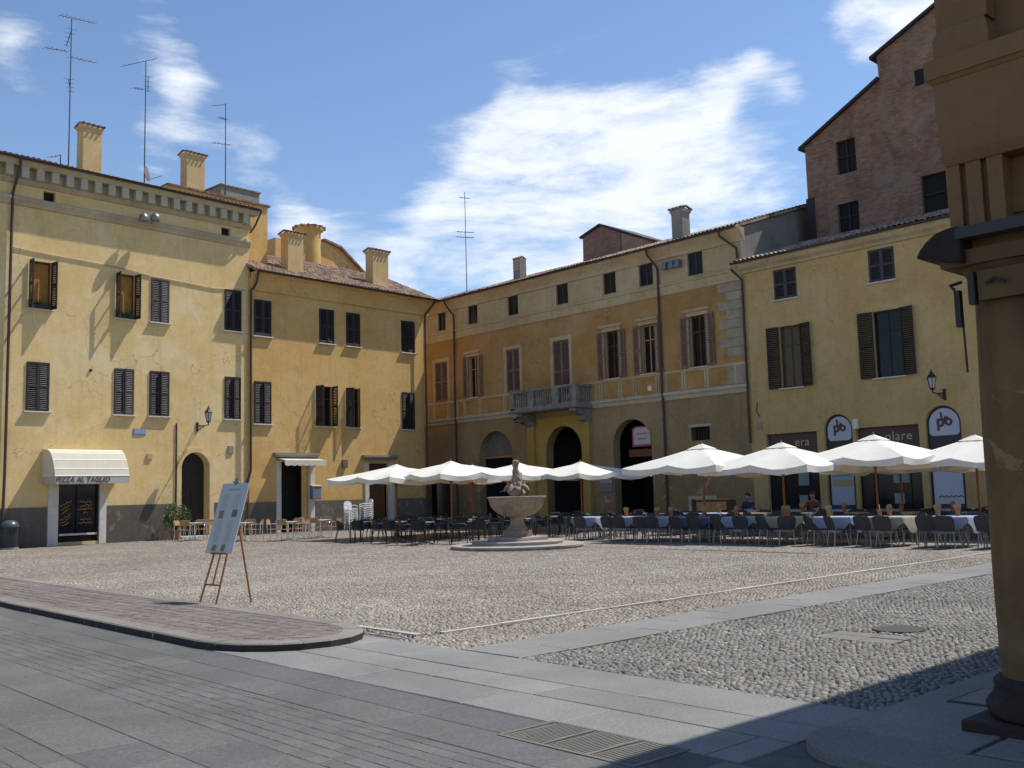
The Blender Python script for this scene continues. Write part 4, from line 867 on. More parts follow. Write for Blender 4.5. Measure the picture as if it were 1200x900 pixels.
# arch interiors
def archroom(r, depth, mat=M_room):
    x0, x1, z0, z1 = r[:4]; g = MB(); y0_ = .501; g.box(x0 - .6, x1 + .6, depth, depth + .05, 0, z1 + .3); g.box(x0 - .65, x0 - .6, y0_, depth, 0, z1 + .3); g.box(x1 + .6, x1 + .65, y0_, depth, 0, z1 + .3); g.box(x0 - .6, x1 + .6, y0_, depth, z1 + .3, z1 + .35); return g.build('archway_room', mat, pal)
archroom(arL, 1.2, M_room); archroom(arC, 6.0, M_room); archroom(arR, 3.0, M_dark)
def fanlight(r, zf, mat, name='lunette', inset=.42):
    x0, x1 = r[0], r[1]; rr = (x1 - x0) / 2; cx = (x0 + x1) / 2; zc = r[3] - rr; zf = max(zf, zc)
    pts = [(cx - rr * math.cos(math.pi * k / 20), zc + rr * math.sin(math.pi * k / 20)) for k in range(21)]; o = MB().vprism([p for p in pts if p[1] >= zf - .01], inset, inset + .04).build(name, mat, pal)
    g = MB()
    for k in range(1, 6): a = math.pi * k / 6; g.tube([(cx, inset - .01, zc + .02), (cx - rr * math.cos(a), inset - .01, zc + rr * math.sin(a))], .022, 6)
    g.box(x0, x1, inset - .03, inset + .05, zc - .1, zc); g.build('glazing_bars', M_woodo, o); return o
fanlight(arL, 0, simple('lunette_glass', (.16, .16, .165), .25), 'lunette'); MB().box(arL[0] + .05, arL[1] - .05, .44, .48, 0, arL[3] - (arL[1] - arL[0]) / 2 - .1).build('shop_window', M_glass, pal)
g = MB(); g.box(arC[0] + 1.1, arC[1] - .55, 2.2, 2.3, 0, 4.6); g.build('inner_wall', plaster('inner_wall', (.20, .16, .12), (.22, .18, .15), (.15, .12, .09)), pal)
for r in (lowr,):
    g = MB(); n = 7
    for k in range(n): x = r[0] + (r[1] - r[0]) * (k + .5) / n; g.tube([(x, .05, r[2]), (x, .05, r[3])], .018, 6)
    o = MB().box(r[0], r[1], .3, .34, r[2], r[3]).build('grated_window', M_dark, pal); g.build('bars', M_iron, o); MB().box(r[0] - .1, r[1] + .1, -.05, .08, r[3], r[3] + .12).build('surround', M_trim, o)
MB().box(sgr[0], sgr[1], .3, .34, .5, sgr[3]).build('cellar_window', M_glass, pal); g = MB(); g.box(sgr[0] - .15, sgr[0], -.04, .1, .5, sgr[3] + .15); g.box(sgr[1], sgr[1] + .15, -.04, .1, .5, sgr[3] + .15); g.box(sgr[0], sgr[1], -.038, .1, sgr[3], sgr[3] + .15); g.build('cellar_surround', M_trim, pal)
MB().box(shopL[0], shopL[1], .4, .44, 0, shopL[3]).build('shop_window', M_glass, pal)
for px in (534.3, 776.5):
    x_ = FR.hit(px, 420)[0]; pipe(pal, [(x_ - .32, -.54, ZP - .02), (x_ - .3, -.5, ZP - .3), (x_, -.13, ZP - .95), (x_, -.11, ZP - 1.4), (x_, -.15, ZS1), (x_, -.11, ZS0 - .2), (x_, -.11, .05)])
x_ = FR.hit(876, 420)[0]; pipe(pal, [(x_ - .85, -.54, ZP - .02), (x_ - .8, -.5, ZP - .3), (x_ - .2, -.13, ZP - .9), (x_ - .2, -.1, 11.75)])
pipe(pal, [(x_ - .25, -.56, 11.2), (x_ + .0, -.12, 10.75), (x_, -.12, 5.6), (x_, -.12, 3.5)])
g = MB()
for k in range(2): g.box(-.001, .001, 0, 0, 0, 0) if 0 else None
x_, z_ = FR.hit(762, 455); MB().box(x_ - .12, x_ + .12, -.05, .01, z_ - .12, z_ + .12).build('alarm_box', M_white, pal)
chimney(pal, FR, (787, 799.5, 242), .8, .6, 12.8, M_grey, cap=.10, tiles=True, notch=.35)
chimney(pal, FR, (601.5, 609.5, 301), 1.6, .5, 12.8, M_conc, cap=0, notch=.1, slots=True)
# brick structure on the roof line behind
br = fthing('rooftop_house', 'small brick gabled block behind the palazzo roof', 'rooftop house', FR)
yy = 4.8; A = [FR.hit(px, py, yy) for px, py in ((683, 320), (683, 278), (704, 265), (727, 272), (727, 320))]; A2 = FR.hit(754, 280, yy)
g = MB(); g.vprism([(A[0][0], 12), (A[1][0], A[1][1]), (A[2][0], A[2][1]), (A[3][0], A[3][1]), (A[4][0], 12)], yy, yy + .02)
g.vprism([(A[0][0], 12), (A[1][0], A[1][1]), (A[2][0], A[2][1]), (A[3][0], A[3][1]), (A[3][0], 12)], yy + .03, yy + 3); g.build('wall', M_brick2, br)
g = MB(); g.vprism([(A[3][0] + .01, 12), (A[3][0] + .01, A[3][1] - .02), (A2[0], A2[1]), (A2[0], 12)], yy + .04, yy + 3); g.build('side_wall', stone('pale_brick', (.36, .22, .15), .25, 3.), br)
g = MB(); g.vprism([(A[1][0] - .15, A[1][1] - .08), (A[2][0], A[2][1] + .02), (A2[0] + .15, A2[1] - .02), (A2[0] + .15, A2[1] + .07), (A[2][0], A[2][1] + .14), (A[1][0] - .15, A[1][1] + .04)], yy - .15, yy + 3.1); g.build('roof', M_iron, br)

# ================================================================== YELLOW BUILDING (right)
YX1 = 32.0; ZY = 11.45
yel = fthing('yellow_building', 'yellow plastered building with open shutters above a bank and the right terrace', 'building', FR)
uy = norm([FR.rect(906.5, 314, 933.5, 349), FR.rect(1017.5, 291, 1048.5, 331)]); ly = norm([FR.rect(914, 380, 939, 454), FR.rect(1024, 364, 1057, 442)])
sh1 = FR.rect(900, 508, 960, 600); sh2 = FR.rect(1006, 500, 1080, 600); lg1 = FR.rect(968, 485, 1001, 600); lg2 = FR.rect(1087, 474, 1129, 600)
zsh = FR.hit(930, 507)[1]; zlg = FR.hit(984, 485)[1]
holes = [(sh1[0], sh1[1], .0, zsh), (sh2[0], sh2[1], .0, zsh), (lg1[0], lg1[1], .25, zlg, True), (lg2[0], lg2[1], .25, zlg, True)]
g = wall(MB(), PX1 + .005, YX1, 0, ZY - .3, uy + ly + holes, y=.0, depth=.25); g.build('wall', M_yellow, yel)
body(yel, PX1 + .005, YX1, .0, 9, ZY + .08, 12.9, M_yellow, left=False)
profile(yel, 'cornice', PX1 + .03, YX1, [(0, ZY - .02), (-.45, ZY - .02), (-.45, ZY - .1), (-.34, ZY - .24), (-.15, ZY - .34), (-.1, ZY - .44), (0, ZY - .46)], M_cornice)
roof(yel, PX1 - .25, YX1, -.52, ZY, 4.4, 13.0, M_tilep); gutter(yel, PX1 - .25, YX1, -.56, ZY + .01)
for r in uy: window(yel, r, shut=(0, 0), smat=M_shg, sill=True)
window(yel, ly[0], shut=(172, 165), smat=M_shk, sill=True, frame_mat=M_wood, sw=(ly[0][1] - ly[0][0]) * .56, surround=None, pane=simple('curtained_glass', (.07, .065, .055), .2)); window(yel, ly[1], shut=(172, 165), smat=M_shk, sill=True, frame_mat=M_shk, sw=(ly[1][1] - ly[1][0]) * .52)
for r in ((sh1[0], sh1[1]), (sh2[0], sh2[1])):
    g = MB(); g.box(r[0], r[1], .18, .24, zsh - .85, zsh); fb = g.build('sign_band', simple('maroon_band', (.075, .035, .035), .5), yel)
    g = MB(); g.box(r[0], r[1], 1.2, 1.25, 0, zsh - .85); g.box(r[0], r[0] + .5, .16, .22, 0, zsh - .85); g.box(r[1] - .5, r[1], .16, .22, 0, zsh - .85); g.box(r[0] + .5, r[0] + .56, .12, .22, 0, zsh - .851); g.box(r[1] - .56, r[1] - .5, .12, .22, 0, zsh - .851); g.box(r[0] + .56, r[1] - .56, .3, .32, 0, zsh - .852)
    o = g.build('shop_front', M_glass, yel)
    g = MB(); g.box(r[0] + 1.3, r[0] + 2.1, .27, .29, 1.6, 2.6); g.box(r[0] + 1.3, r[0] + 1.7, .27, .29, .8, 1.2); g.build('window_poster', simple('pale_green_poster', (.20, .26, .25), .5), o)
for t_, px, r in (('era', 932, sh1), ('olare', 1043, sh2)):
    x_, z_ = FR.hit(px + (0 if t_ == 'era' else 1), 516 if t_ == 'era' else 511); g = text_mb(t_, .50, .015, 1.08); moved(g, x_ + .22, .165, zsh - .56); g.build('sign_lettering', M_goldtxt, yel)
def logo_panel(r, poster):
    x0, x1 = r[0], r[1]; w = x1 - x0; rr = w / 2; cx = (x0 + x1) / 2
    zc = zlg - rr; g = MB(); g.box(x0, x1, .16, .2, .25, zlg); o = g.build('sign_frame', M_signdark, yel)
    pts = [(cx - (rr - .1) * math.cos(math.pi * k / 20), zc + (rr - .1) * math.sin(math.pi * k / 20)) for k in range(21)] + [(cx + rr - .1, zc - .35), (cx + rr - .2, zc - .45), (cx - rr + .2, zc - .45), (cx - rr + .1, zc - .35)]
    MB().vprism(pts[::-1], .11, .159).build('logo_panel', M_sign, o)
    L = MB(); s = w / 2.1
    L.merge(moved(text_mb('p', .95 * s, .01, fat=.022), cx - .20 * s, .10, zc - .16 * s)); L.merge(moved(text_mb('i', .6 * s, .01, fat=.022), cx - .10 * s, .10, zc + .26 * s, .12)); L.merge(moved(text_mb('r', .55 * s, .01, fat=.022), cx + .06 * s, .10, zc + .16 * s, -.5)); L.merge(moved(text_mb('o', .85 * s, .01, fat=.022), cx + .22 * s, .10, zc - .10 * s, -.3))
    L.build('logo', M_maroon, o)
    zt_ = FR.hit(985, 549)[1]; zb_ = FR.hit(985, 592)[1]
    g = MB(); g.box(x0 + .12, x1 - .12, .11, .159, zb_, zt_ if not poster else zt_ + .35); pp = g.build('poster', M_sign if poster else simple('poster_pale', (.34, .37, .43), .4), o)
    if not poster:
        g = MB()
        for k in range(3): g.box(x0 + .22 + k * (w - .4) / 3, x0 + .22 + k * (w - .4) / 3 + .28, .100, .109, zt_ - .75, zt_ - .45)
        g.build('poster_pictures', M_paper, pp); g = MB(); g.box(x0 + .2, x1 - .2, .1, .109, zt_ - .33, zt_ - .12); g.build('poster_heading', simple('teal_ink', (.16, .26, .27), .6), pp)
    else:
        g = MB(); scribble2 = [(x0 + .3 + k * .09, zb_ + .25 + (k % 2) * .06) for k in range(11)]
        g.tube([(a, .105, b) for a, b in scribble2], .018, 4); g.build('poster_text', M_maroon, pp); 
        tt = text_mb('DALE', .26, .006); moved(tt, cx - .15, .10, zt_ + .06); tt.build('poster_heading', M_ink, pp)
logo_panel(lg1, False); logo_panel(lg2, True)
x_, z_ = FR.hit(1004, 497); MB().box(x_ - .1, x_ + .1, -.18, .0, z_ - .2, z_ + .2).build('alarm_box', M_white, yel, bevel=.02)
x_, z_ = FR.hit(890, 487); g = MB(); g.tube([(x_ - .05, -.03, z_ + .55), (x_ - .12, -.04, z_ + .2), (x_ + .05, -.04, z_ - .05)], .02, 6); g.build('cable', M_gutter, yel); MB().box(x_ - .13, x_ + .13, -.03, .0, z_ - .6, z_ - .3).build('notice', simple('pink_notice', (.35, .24, .22), .6), yel)

# ================================================================== BRICK TOWER HOUSE
TY = 4.6
tow = fthing('brick_building', 'tall bare brick building with stepped gable roofline behind the yellow house', 'brick building', FR)
T = [FR.hit(px, py, TY) for px, py in ((943, 172), (1030, 94), (1027, 66), (1100, 5))]
tw = [FR.rect(980, 163, 1003, 203, TY), FR.rect(982, 237, 1007, 271, TY), FR.rect(1080, 203, 1110, 250, TY), FR.rect(1072, 81, 1083, 100, TY)]
TX0, TX1 = T[0][0], 34.0; sl = (T[3][1] - T[2][1]) / (T[3][0] - T[2][0])
ztop = T[2][1] + sl * (30.5 - T[2][0])
g = MB(); xs_ = T[1][0]
lowr_ = T[0][1] - .02
wall(g, TX0, TX1, 0, lowr_, [w for w in tw if w[3] < lowr_] , y=TY, depth=.3)
outl = [(TX0, lowr_), (TX1, lowr_), (TX1, ztop - .6), (30.5, ztop), (T[2][0], T[2][1]), (xs_, T[1][1])]
# upper gable: split round the small window
w4 = tw[3]
g.add([(p[0], TY, p[1]) for p in outl], [(0, 1, 2, 3, 4, 5)]); g.add([(p[0], TY + 10, p[1]) for p in outl], [(0, 1, 2, 3, 4, 5)])
for i in (2, 3, 4, 5):
    a, b = outl[i], outl[(i + 1) % 6]; g.quad((a[0], TY, a[1]), (a[0], TY + 10, a[1]), (b[0], TY + 10, b[1]), (b[0], TY, b[1]))
g.quad((TX0, TY, 0), (TX0, TY + 10, 0), (TX0, TY + 10, lowr_), (TX0, TY, lowr_)); g.quad((TX1, TY, 0), (TX1, TY + 10, 0), (TX1, TY + 10, ztop - .6), (TX1, TY, ztop - .6)); g.quad((TX0, TY + 10, 0), (TX1, TY + 10, 0), (TX1, TY + 10, lowr_), (TX0, TY + 10, lowr_))
g.build('wall', M_brick, tow)
for w in tw:
    if w[3] < lowr_: 
        o = MB().box(w[0], w[1], TY + .2, TY + .24, w[2], w[3]).build('window', M_dark, tow); gg = MB(); gg.box(w[0], w[1], TY + .12, TY + .18, (w[2] + w[3]) / 2, (w[2] + w[3]) / 2 + .05); gg.box((w[0] + w[1]) / 2 - .03, (w[0] + w[1]) / 2 + .03, TY + .12, TY + .18, w[2], w[3]) if w is not tw[2] else None; gg.build('glazing_bar', M_shk, o)
    else: MB().box(w[0], w[1], TY - .012, TY + .1, w[2], w[3]).build('window', M_dark, tow)
w = FR.rect(946, 232, 956, 280, TY); MB().box(w[0], w[1], TY - .015, TY + .05, w[2] - .8, w[3]).build('blind_window', M_shk, tow)
w = FR.rect(903, 150, 912, 160, TY)
g = MB()
for a, b, ex in (((TX0, lowr_), (xs_, T[1][1]), 1), ((T[2][0], T[2][1]), (30.5, ztop), 1)):
    dx, dzz = b[0] - a[0], b[1] - a[1]; L = math.hypot(dx, dzz); ux, uz = dx / L, dzz / L
    A_ = (a[0] - .3 * ux, a[1] - .3 * uz); g.vprism([A_, b, (b[0], b[1] + .14), (A_[0], A_[1] + .14)], TY - .18, TY + 10.1)
g.vprism([(30.5, ztop), (TX1 + .2, ztop - .65), (TX1 + .2, ztop - .5), (30.5, ztop + .14)], TY - .18, TY + 10.1); g.build('roof', M_iron, tow)

# ================================================================== PORTICO (right edge, nearest thing to the camera)
por = fthing('portico', 'near portico corner with stained round column and ochre upper wall, right edge', 'portico', G)
CU, CV, CR = -2.45, 6.80, .30
def column(cu, cv, parent):
    g = MB(); prof = [(CR * 1.0, PH + .30)] + [(CR * (1 + .0 * t) * (1 - .06 * t * t), .36 + t * 2.45) for t in [k / 14 for k in range(15)]]
    return g.lathe(prof, 40, (cu, cv), fn=lambda a, z: 1 + .012 * math.sin(a * 3 + z * 2) + .006 * math.sin(a * 7 - z * 5)).build('column', M_col, parent, smooth=True)
def base(cu, cv, parent):
    g = MB(); g.box(cu - .42, cu + .42, cv - .42, cv + .42, PH - .06, PH + .07); g.lathe([(.37, PH + .07), (.39, PH + .10), (.39, PH + .15), (.37, PH + .18), (.35, PH + .21), (.34, PH + .25), (.345, PH + .29), (.32, PH + .31), (.30, PH + .33)], 32, (cu, cv), fn=lambda a, z: 1 + .02 * math.sin(a * 5 + z * 40) + .015 * math.sin(a * 11)); return g.build('column_base', M_base, parent, smooth=True, bevel=.015)
def cap(cu, cv, parent):
    g = MB(); g.lathe([(.285, 2.78), (.30, 2.80), (.30, 2.83), (.285, 2.85), (.285, 2.90), (.32, 2.94), (.345, 2.98)], 32, (cu, cv)); g.box(cu - .36, cu + .36, cv - .36, cv + .36, 2.981, 3.08); return g.build('capital', M_col, parent, smooth=True)
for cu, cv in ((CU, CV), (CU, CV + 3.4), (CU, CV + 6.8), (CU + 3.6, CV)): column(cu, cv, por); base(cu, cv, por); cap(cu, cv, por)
PU0, PV0, PU1, PV1 = -2.70, 6.52, 6.0, 18.0; PHT = 6.9
def ring(z0, z1, a, b, mat, name, g=None):
    (g or MB()).frustum((PU0 - a, PU1, PV0 - a, PV1), z0, (PU0 - b, PU1, PV0 - b, PV1), z1).build(name, mat, por)
def wallring(g, z0, z1, a, b, d=.55):      # two arms of wall so the arcade stays open behind
    g.frustum((PU0 - a, PU1, PV0 - a, PV0 + d), z0, (PU0 - b, PU1, PV0 - b, PV0 + d), z1); g.frustum((PU0 - a, PU0 + d, PV0 + d, PV1), z0, (PU0 - b, PU0 + d, PV0 + d, PV1), z1)
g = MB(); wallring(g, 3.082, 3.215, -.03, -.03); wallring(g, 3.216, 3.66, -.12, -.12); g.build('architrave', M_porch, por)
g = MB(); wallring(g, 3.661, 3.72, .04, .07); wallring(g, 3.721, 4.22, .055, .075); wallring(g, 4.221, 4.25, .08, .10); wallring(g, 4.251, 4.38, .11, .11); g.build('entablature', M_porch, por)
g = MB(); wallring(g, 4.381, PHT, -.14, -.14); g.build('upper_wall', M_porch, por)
g = MB()
for uu in (-2.76,): g.box(uu, uu + .36, PV0 - .06, PV0 + .3, 4.382, 4.52); g.frustum((uu, uu + .36, PV0 - .06, PV0 + .3), 4.521, (uu + .03, uu + .33, PV0 - .03, PV0 + .3), 4.60); g.box(uu + .02, uu + .35, PV0 - .03, PV0 + .1, 4.601, PHT - .1)
g.build('pilaster', M_porch, por)
g = MB()
for uu in (-2.745,):       # fluted block: a plate with two grooves
    for a, b in ((0, .085), (.125, .22), (.26, .355)): g.box(uu + a, uu + b, PV0 - .03, PV0 + .2, 3.216, 3.660)
    g.box(uu + .085, uu + .125, PV0 + .015, PV0 + .2, 3.216, 3.66); g.box(uu + .22, uu + .26, PV0 + .015, PV0 + .2, 3.216, 3.66)
g.build('fluted_block', M_porch, por)
g = MB(); g.box(-2.67, PU1, PV0 - .16, PV0 - .05, 3.14, 3.213); g.box(-2.67, PU1, PV0 - .05, PV0 + .2, 3.17, 3.2145); g.build('metal_ledge', simple('old_zinc', (.055, .05, .047), .8, 0), por)
g = MB(); poly = [(-2.935, 3.065), (-2.91, 3.11), (-2.865, 3.16), (-2.80, 3.205), (-2.72, 3.225), (-2.64, 3.225), (-2.64, 2.985)]
g.vprism([(p[0], p[1]) for p in poly], PV0 - .16, PV0 + .22); g.build('corner_hood', stone('dark_hood', (.032, .022, .017), .4, 8.), por, bevel=.015)
g = MB(); g.box(-2.77, -2.735, PV0 + .0, PV0 + .05, 2.60, 2.84); g.tube([(-2.77, PV0 + .02, 2.85), (-2.80, PV0 + .02, 2.88), (-2.73, PV0 + .05, 2.9)], .012, 6); g.tube([(-2.735, PV0 + .03, 2.6), (-2.73, PV0 + .03, 2.3)], .007, 6); g.build('hanging_clip', M_iron, por)
g = MB(); g.box(-2.64, -2.60, PV0 - .09, PV0 - .03, 2.72, 2.93); g.build('iron_plate', M_iron, por); g = MB(); g.box(-2.585, -2.1, PV0 - .07, PV0 - .01, 2.74, 2.93); g.build('stone_plate', M_col, por); g = MB(); g.tube([(-2.52, PV0 - .10, 2.84), (-2.46, PV0 - .11, 2.86), (-2.40, PV0 - .10, 2.83)], .012, 6); g.build('iron_hook', M_iron, por)
g = MB(); g.frustum((PU0 - .10, PU1, PV0 - .1, PV1), PHT, (PU0 - .16, PU1, PV0 - .16, PV1), PHT + .1); g.frustum((PU0 - .15, PU1, PV0 - .22, PV1), PHT + .101, (PU0 - .15, PU1, PV0 - .22, PV1), PHT + .18); g.build('eaves', M_porch, por)
g = MB(); g.frustum((PU0 - .17, PU1, PV0 - .24, PV1), PHT + .181, (PU0 + 2.6, PU1, PV0 + 2.6, PV1), PHT + 1.2); g.build('roof', M_tile, por)
MB().box(1.4, 1.8, 6.6, 18, 0, 3.08).build('inner_wall', M_porch, por); MB().box(PU0 + .1, 1.39, PV0 + .1, 18, 3.3, 3.4).build('ceiling', M_porch, por)

# ================================================================== LAMPS, FLOODLIGHTS, ANTENNAS
def wall_lamp(F, px, py, label, lean=0., out=.95, s=1., dz=.0):
    x_, z_ = F.hit(px, py); t = fthing('wall_lamp', label, 'wall lamp', F, x_, 0, z_, group='wrought iron lanterns on the facades')
    g = MB(); g.box(-.05 * s, .05 * s, -.04, 0, -.22 * s, .2 * s); g.tube([(0, -.03, .05), (0, -out * .6, .0), (0, -out, .02 + dz)], .022 * s, 8)
    pts = [(0, -.04, -.2 * s)] + [(0, -.06 - out * .62 * k / 12, -.2 * s + .2 * s * math.sin(k / 12 * 1.4)) for k in range(1, 13)]; g.tube(pts, .018 * s, 6)
    for cy, r in ((-.26 * out, .085 * s), (-.5 * out, .06 * s)): g.tube([(0, cy + r * math.cos(a), -.07 * s + r * math.sin(a)) for a in [k * math.pi * 1.7 / 12 for k in range(13)]], .012 * s, 6)
    g.tube([(0, -out, 0), (0, -out, .16 * s)], .02 * s, 6); g.build('bracket', M_iron, t, smooth=True)
    h = MB(); b = .17 * s; cy = -out
    def hexr(r, z): return [(r * math.cos(math.pi / 3 * k), cy + r * math.sin(math.pi / 3 * k), z) for k in range(6)]
    lo, hi = hexr(.09 * s, b), hexr(.17 * s, b + .40 * s)
    for k in range(6): h.tube([lo[k], hi[k]], .012 * s, 4); h.tube([hi[k], hi[(k + 1) % 6]], .014 * s, 4); h.tube([lo[k], lo[(k + 1) % 6]], .014 * s, 4)
    h.lathe([(.20 * s, b + .405 * s), (.13 * s, b + .50 * s), (.07 * s, b + .55 * s), (.075 * s, b + .60 * s), (.03 * s, b + .63 * s), (.022 * s, b + .70 * s), (.002, b + .74 * s)], 6, (0, cy)); h.lathe([(.10 * s, b - .03), (.03 * s, b - .07), (.03 * s, b - .10)], 6, (0, cy)); lan = h.build('lantern', M_iron, t)
    gg = MB(); l2, h2 = hexr(.082 * s, b + .01), hexr(.16 * s, b + .395 * s); gg.add(l2 + h2, [(k, (k + 1) % 6, 6 + (k + 1) % 6, 6 + k) for k in range(6)] + [tuple(range(6))]); gg.build('lantern_glass', M_lglass, lan); return t
M_lglass = simple('lantern_glass', (.42, .43, .45), .15)
wall_lamp(FL, 231, 500, 'iron lantern on a scrolled bracket left of the arched doorway, cream wall')
wall_lamp(FR, 1107, 462, 'iron lantern on the yellow wall between open shutters and right bank sign', out=1.0)
wall_lamp(FR, 621, 496, 'dark iron lantern on the palazzo wall left of the balcony portal', out=1.1, s=1.15)
for k, px in enumerate((167, 180.5)):
    x_, z_ = FL.hit(px, 252, -.45); t = fthing('floodlight', ['left one of the two round floodlights on the cream cornice', 'right one of the two round floodlights on the cream cornice'][k], 'floodlight', FL, x_, -.16, z_ - .1, group='paired round floodlights')
    g = MB(); g.lathe([(.02, -.22), (.19, -.20), (.22, -.10), (.20, .02), (.12, .12), (.04, .17), (.03, .24)], 16, (0, -.42)); g.build('housing', M_greymetal, t, smooth=True); g = MB(); g.tube([(0, 0, -.05), (0, -.4, -.03), (0, -.42, .1)], .03, 6); g.build('arm', M_iron, t)
for k, (px, py) in enumerate(((779, 311), (787, 309.5), (794, 308))):
    x_, z_ = FR.hit(px, py, -.25); t = fthing('floodlight', ['left', 'middle', 'right'][k] + ' one of three grey box floodlights under the palazzo eaves', 'floodlight', FR, x_, 0, z_, group='grey box floodlights')
    g = MB(); g.frustum((-.16, .16, -.40, -.12), -.2, (-.10, .12, -.34, -.10), .16); g.build('housing', M_greymetal, t, bevel=.02); MB().tube([(0, 0, 0), (0, -.14, -.02)], .03, 6).build('arm', M_iron, t)
def antenna(F, y, zb, segs, label, r=.024):
    mast = segs[0]; xm_, _ = F.hit(mast[0], mast[1], y); t = fthing('tv_antenna', label, 'TV antenna', F, xm_, y, zb, group='TV antennas on the roofs')
    def P(px, py): a, b = F.hit(px, py, y); return (a - xm_, b - zb)
    a = P(mast[0], mast[1]); MB().tube([(0, 0, 0), (a[0] * .0, 0, a[1])], [r * 1.3, r * .8], 6).build('mast', M_antenna, t)
    for sgm in segs[1:]:
        p, q = P(*sgm[:2]), P(*sgm[2:4]); g = MB(); dyy = sgm[4] if len(sgm) > 4 else .5
        A_, B_ = Vector((p[0], -dyy * .5, p[1])), Vector((q[0], dyy * .5, q[1])); g.tube([A_, B_], .02, 5); n = max(2, int((B_ - A_).length / .22))
        for k in range(n + 1):
            c = A_.lerp(B_, k / n); dr = (B_ - A_).cross(Vector((0, 0, 1))).normalized() * (.22 - .08 * k / n); g.tube([c - dr, c + dr], .009, 4)
        if abs(p[0] - 0) > .15 and abs(q[0]) > .15 and p[0] * q[0] > 0: g.tube([(0, 0, (p[1] + q[1]) / 2), (A_ if abs(p[0]) < abs(q[0]) else B_)], .01, 4)
        g.build('aerial', M_antenna, t)
    return t
antenna(FL, 3.0, 15.8, [(84, 22), (68, 20, 114, 25), (52, 57, 81, 59, .3), (81, 68, 113, 72, .3), (79, 38, 83, 50, .9), (77, 95, 86, 105, .6)], 'tall TV antenna with several crossbars, leftmost on the cream roof')
antenna(FL, 3.0, 15.8, [(171, 72), (142, 79, 185, 67), (156, 104, 170, 104, .3), (170, 92, 177, 105, .6)], 'TV antenna carrying a satellite dish, between the cream roof chimneys')
antenna(FL, 3.0, 15.8, [(264.5, 121), (249, 125, 265, 121), (255, 139, 268, 139, .4), (248, 168, 272, 169, .3)], 'TV antenna above the grey roof block, right of the cream chimneys')
antenna(FR, 3.0, 13.6, [(544.5, 225), (541, 232, 548, 232, .3), (538, 272, 552, 272, .4), (537, 278, 553, 278, .3)], 'lone TV antenna on the palazzo roof near the corner')
antenna(FL, .8, 15.6, [(71, 181), (59, 185, 70, 181, .3)], 'short stubby TV antenna beside the left chimney on the cream roof')
x_, z_ = FL.hit(170, 204, 2.9); t = fthing('satellite_dish', 'white satellite dish on the antenna mast between the cream chimneys', 'satellite dish', FL, x_, 2.9, z_)
g = MB(); g.lathe([(.01, 0), (.15, .015), (.28, .05), (.36, .10), (.365, .105), (.28, .065), (.15, .03), (.01, .015)], 20)
o = g.build('dish', M_white, t, smooth=True); o.rotation_euler = (R(15), R(75), 0); MB().tube([(.1, 0, -.28), (.75, -.05, .05), (.85, -.05, .10)], .018, 5).build('arm', M_greymetal, t)
# pizza awning
x0_, z1_ = FL.hit(66, 521); a0 = FL.hit(50, 543)[0]; W2_ = 3.3
axc = (shop[0] + shop[1]) / 2; t = fthing('shop_awning', 'cream rounded awning lettered PIZZA AL TAGLIO over the shop window', 'awning', FL, axc, 0, 2.55)
hw = 1.52; D = 1.25; Hh = 1.25; g = MB(); K = 10; rib = 22
prof = [(-D * math.sin(math.pi / 2 * k / K), Hh * .80 * math.cos(math.pi / 2 * k / K) + .25) for k in range(K + 1)]
prof = [(-.02, 1.32), (-.55, 1.27), (-.80, 1.13), (-1.0, .86), (-1.16, .5), (-1.25, .22)]
nx = 28
for i in range(len(prof) - 1):
    for k in range(nx):
        xa, xb = -hw + 2 * hw * k / nx, -hw + 2 * hw * (k + 1) / nx; g.quad((xa, prof[i][0], prof[i][1]), (xb, prof[i][0], prof[i][1]), (xb, prof[i + 1][0], prof[i + 1][1]), (xa, prof[i + 1][0], prof[i + 1][1]))
for s in (-1, 1): g.add([(s * hw, p[0], p[1]) for p in prof] + [(s * hw, -.02, .22)], [tuple(range(len(prof) + 1))])
aw = g.build('canopy', M_awning, t)
g = MB(); g.quad((-hw, -1.252, .22), (hw, -1.252, .22), (hw, -1.262, -.10), (-hw, -1.262, -.10)); g.quad((-hw, -1.25, .22), (-hw, -.02, .22), (-hw, -.02, -.08), (-hw, -1.26, -.1)); g.quad((hw, -1.25, .22), (hw, -.02, .22), (hw, -.02, -.08), (hw, -1.26, -.1)); va = g.build('valance', cloth('valance_canvas', (.50, .50, .46), .15), t)
g = text_mb('PIZZA AL TAGLIO', .29, .004, 1.05, .25, .90, fat=.008); moved(g, -.42, -1.272, -.03); g.build('lettering', M_ink, va)
g = MB()
for p in prof[1:]: g.tube([(-hw - .01, p[0], p[1] - .01), (hw + .01, p[0], p[1] - .01)], .018, 5)
for s in (-1, 1): g.tube([(s * hw, -.02, .22), (s * hw, -1.24, .22)], .02, 5)
g.build('frame', M_white, t)

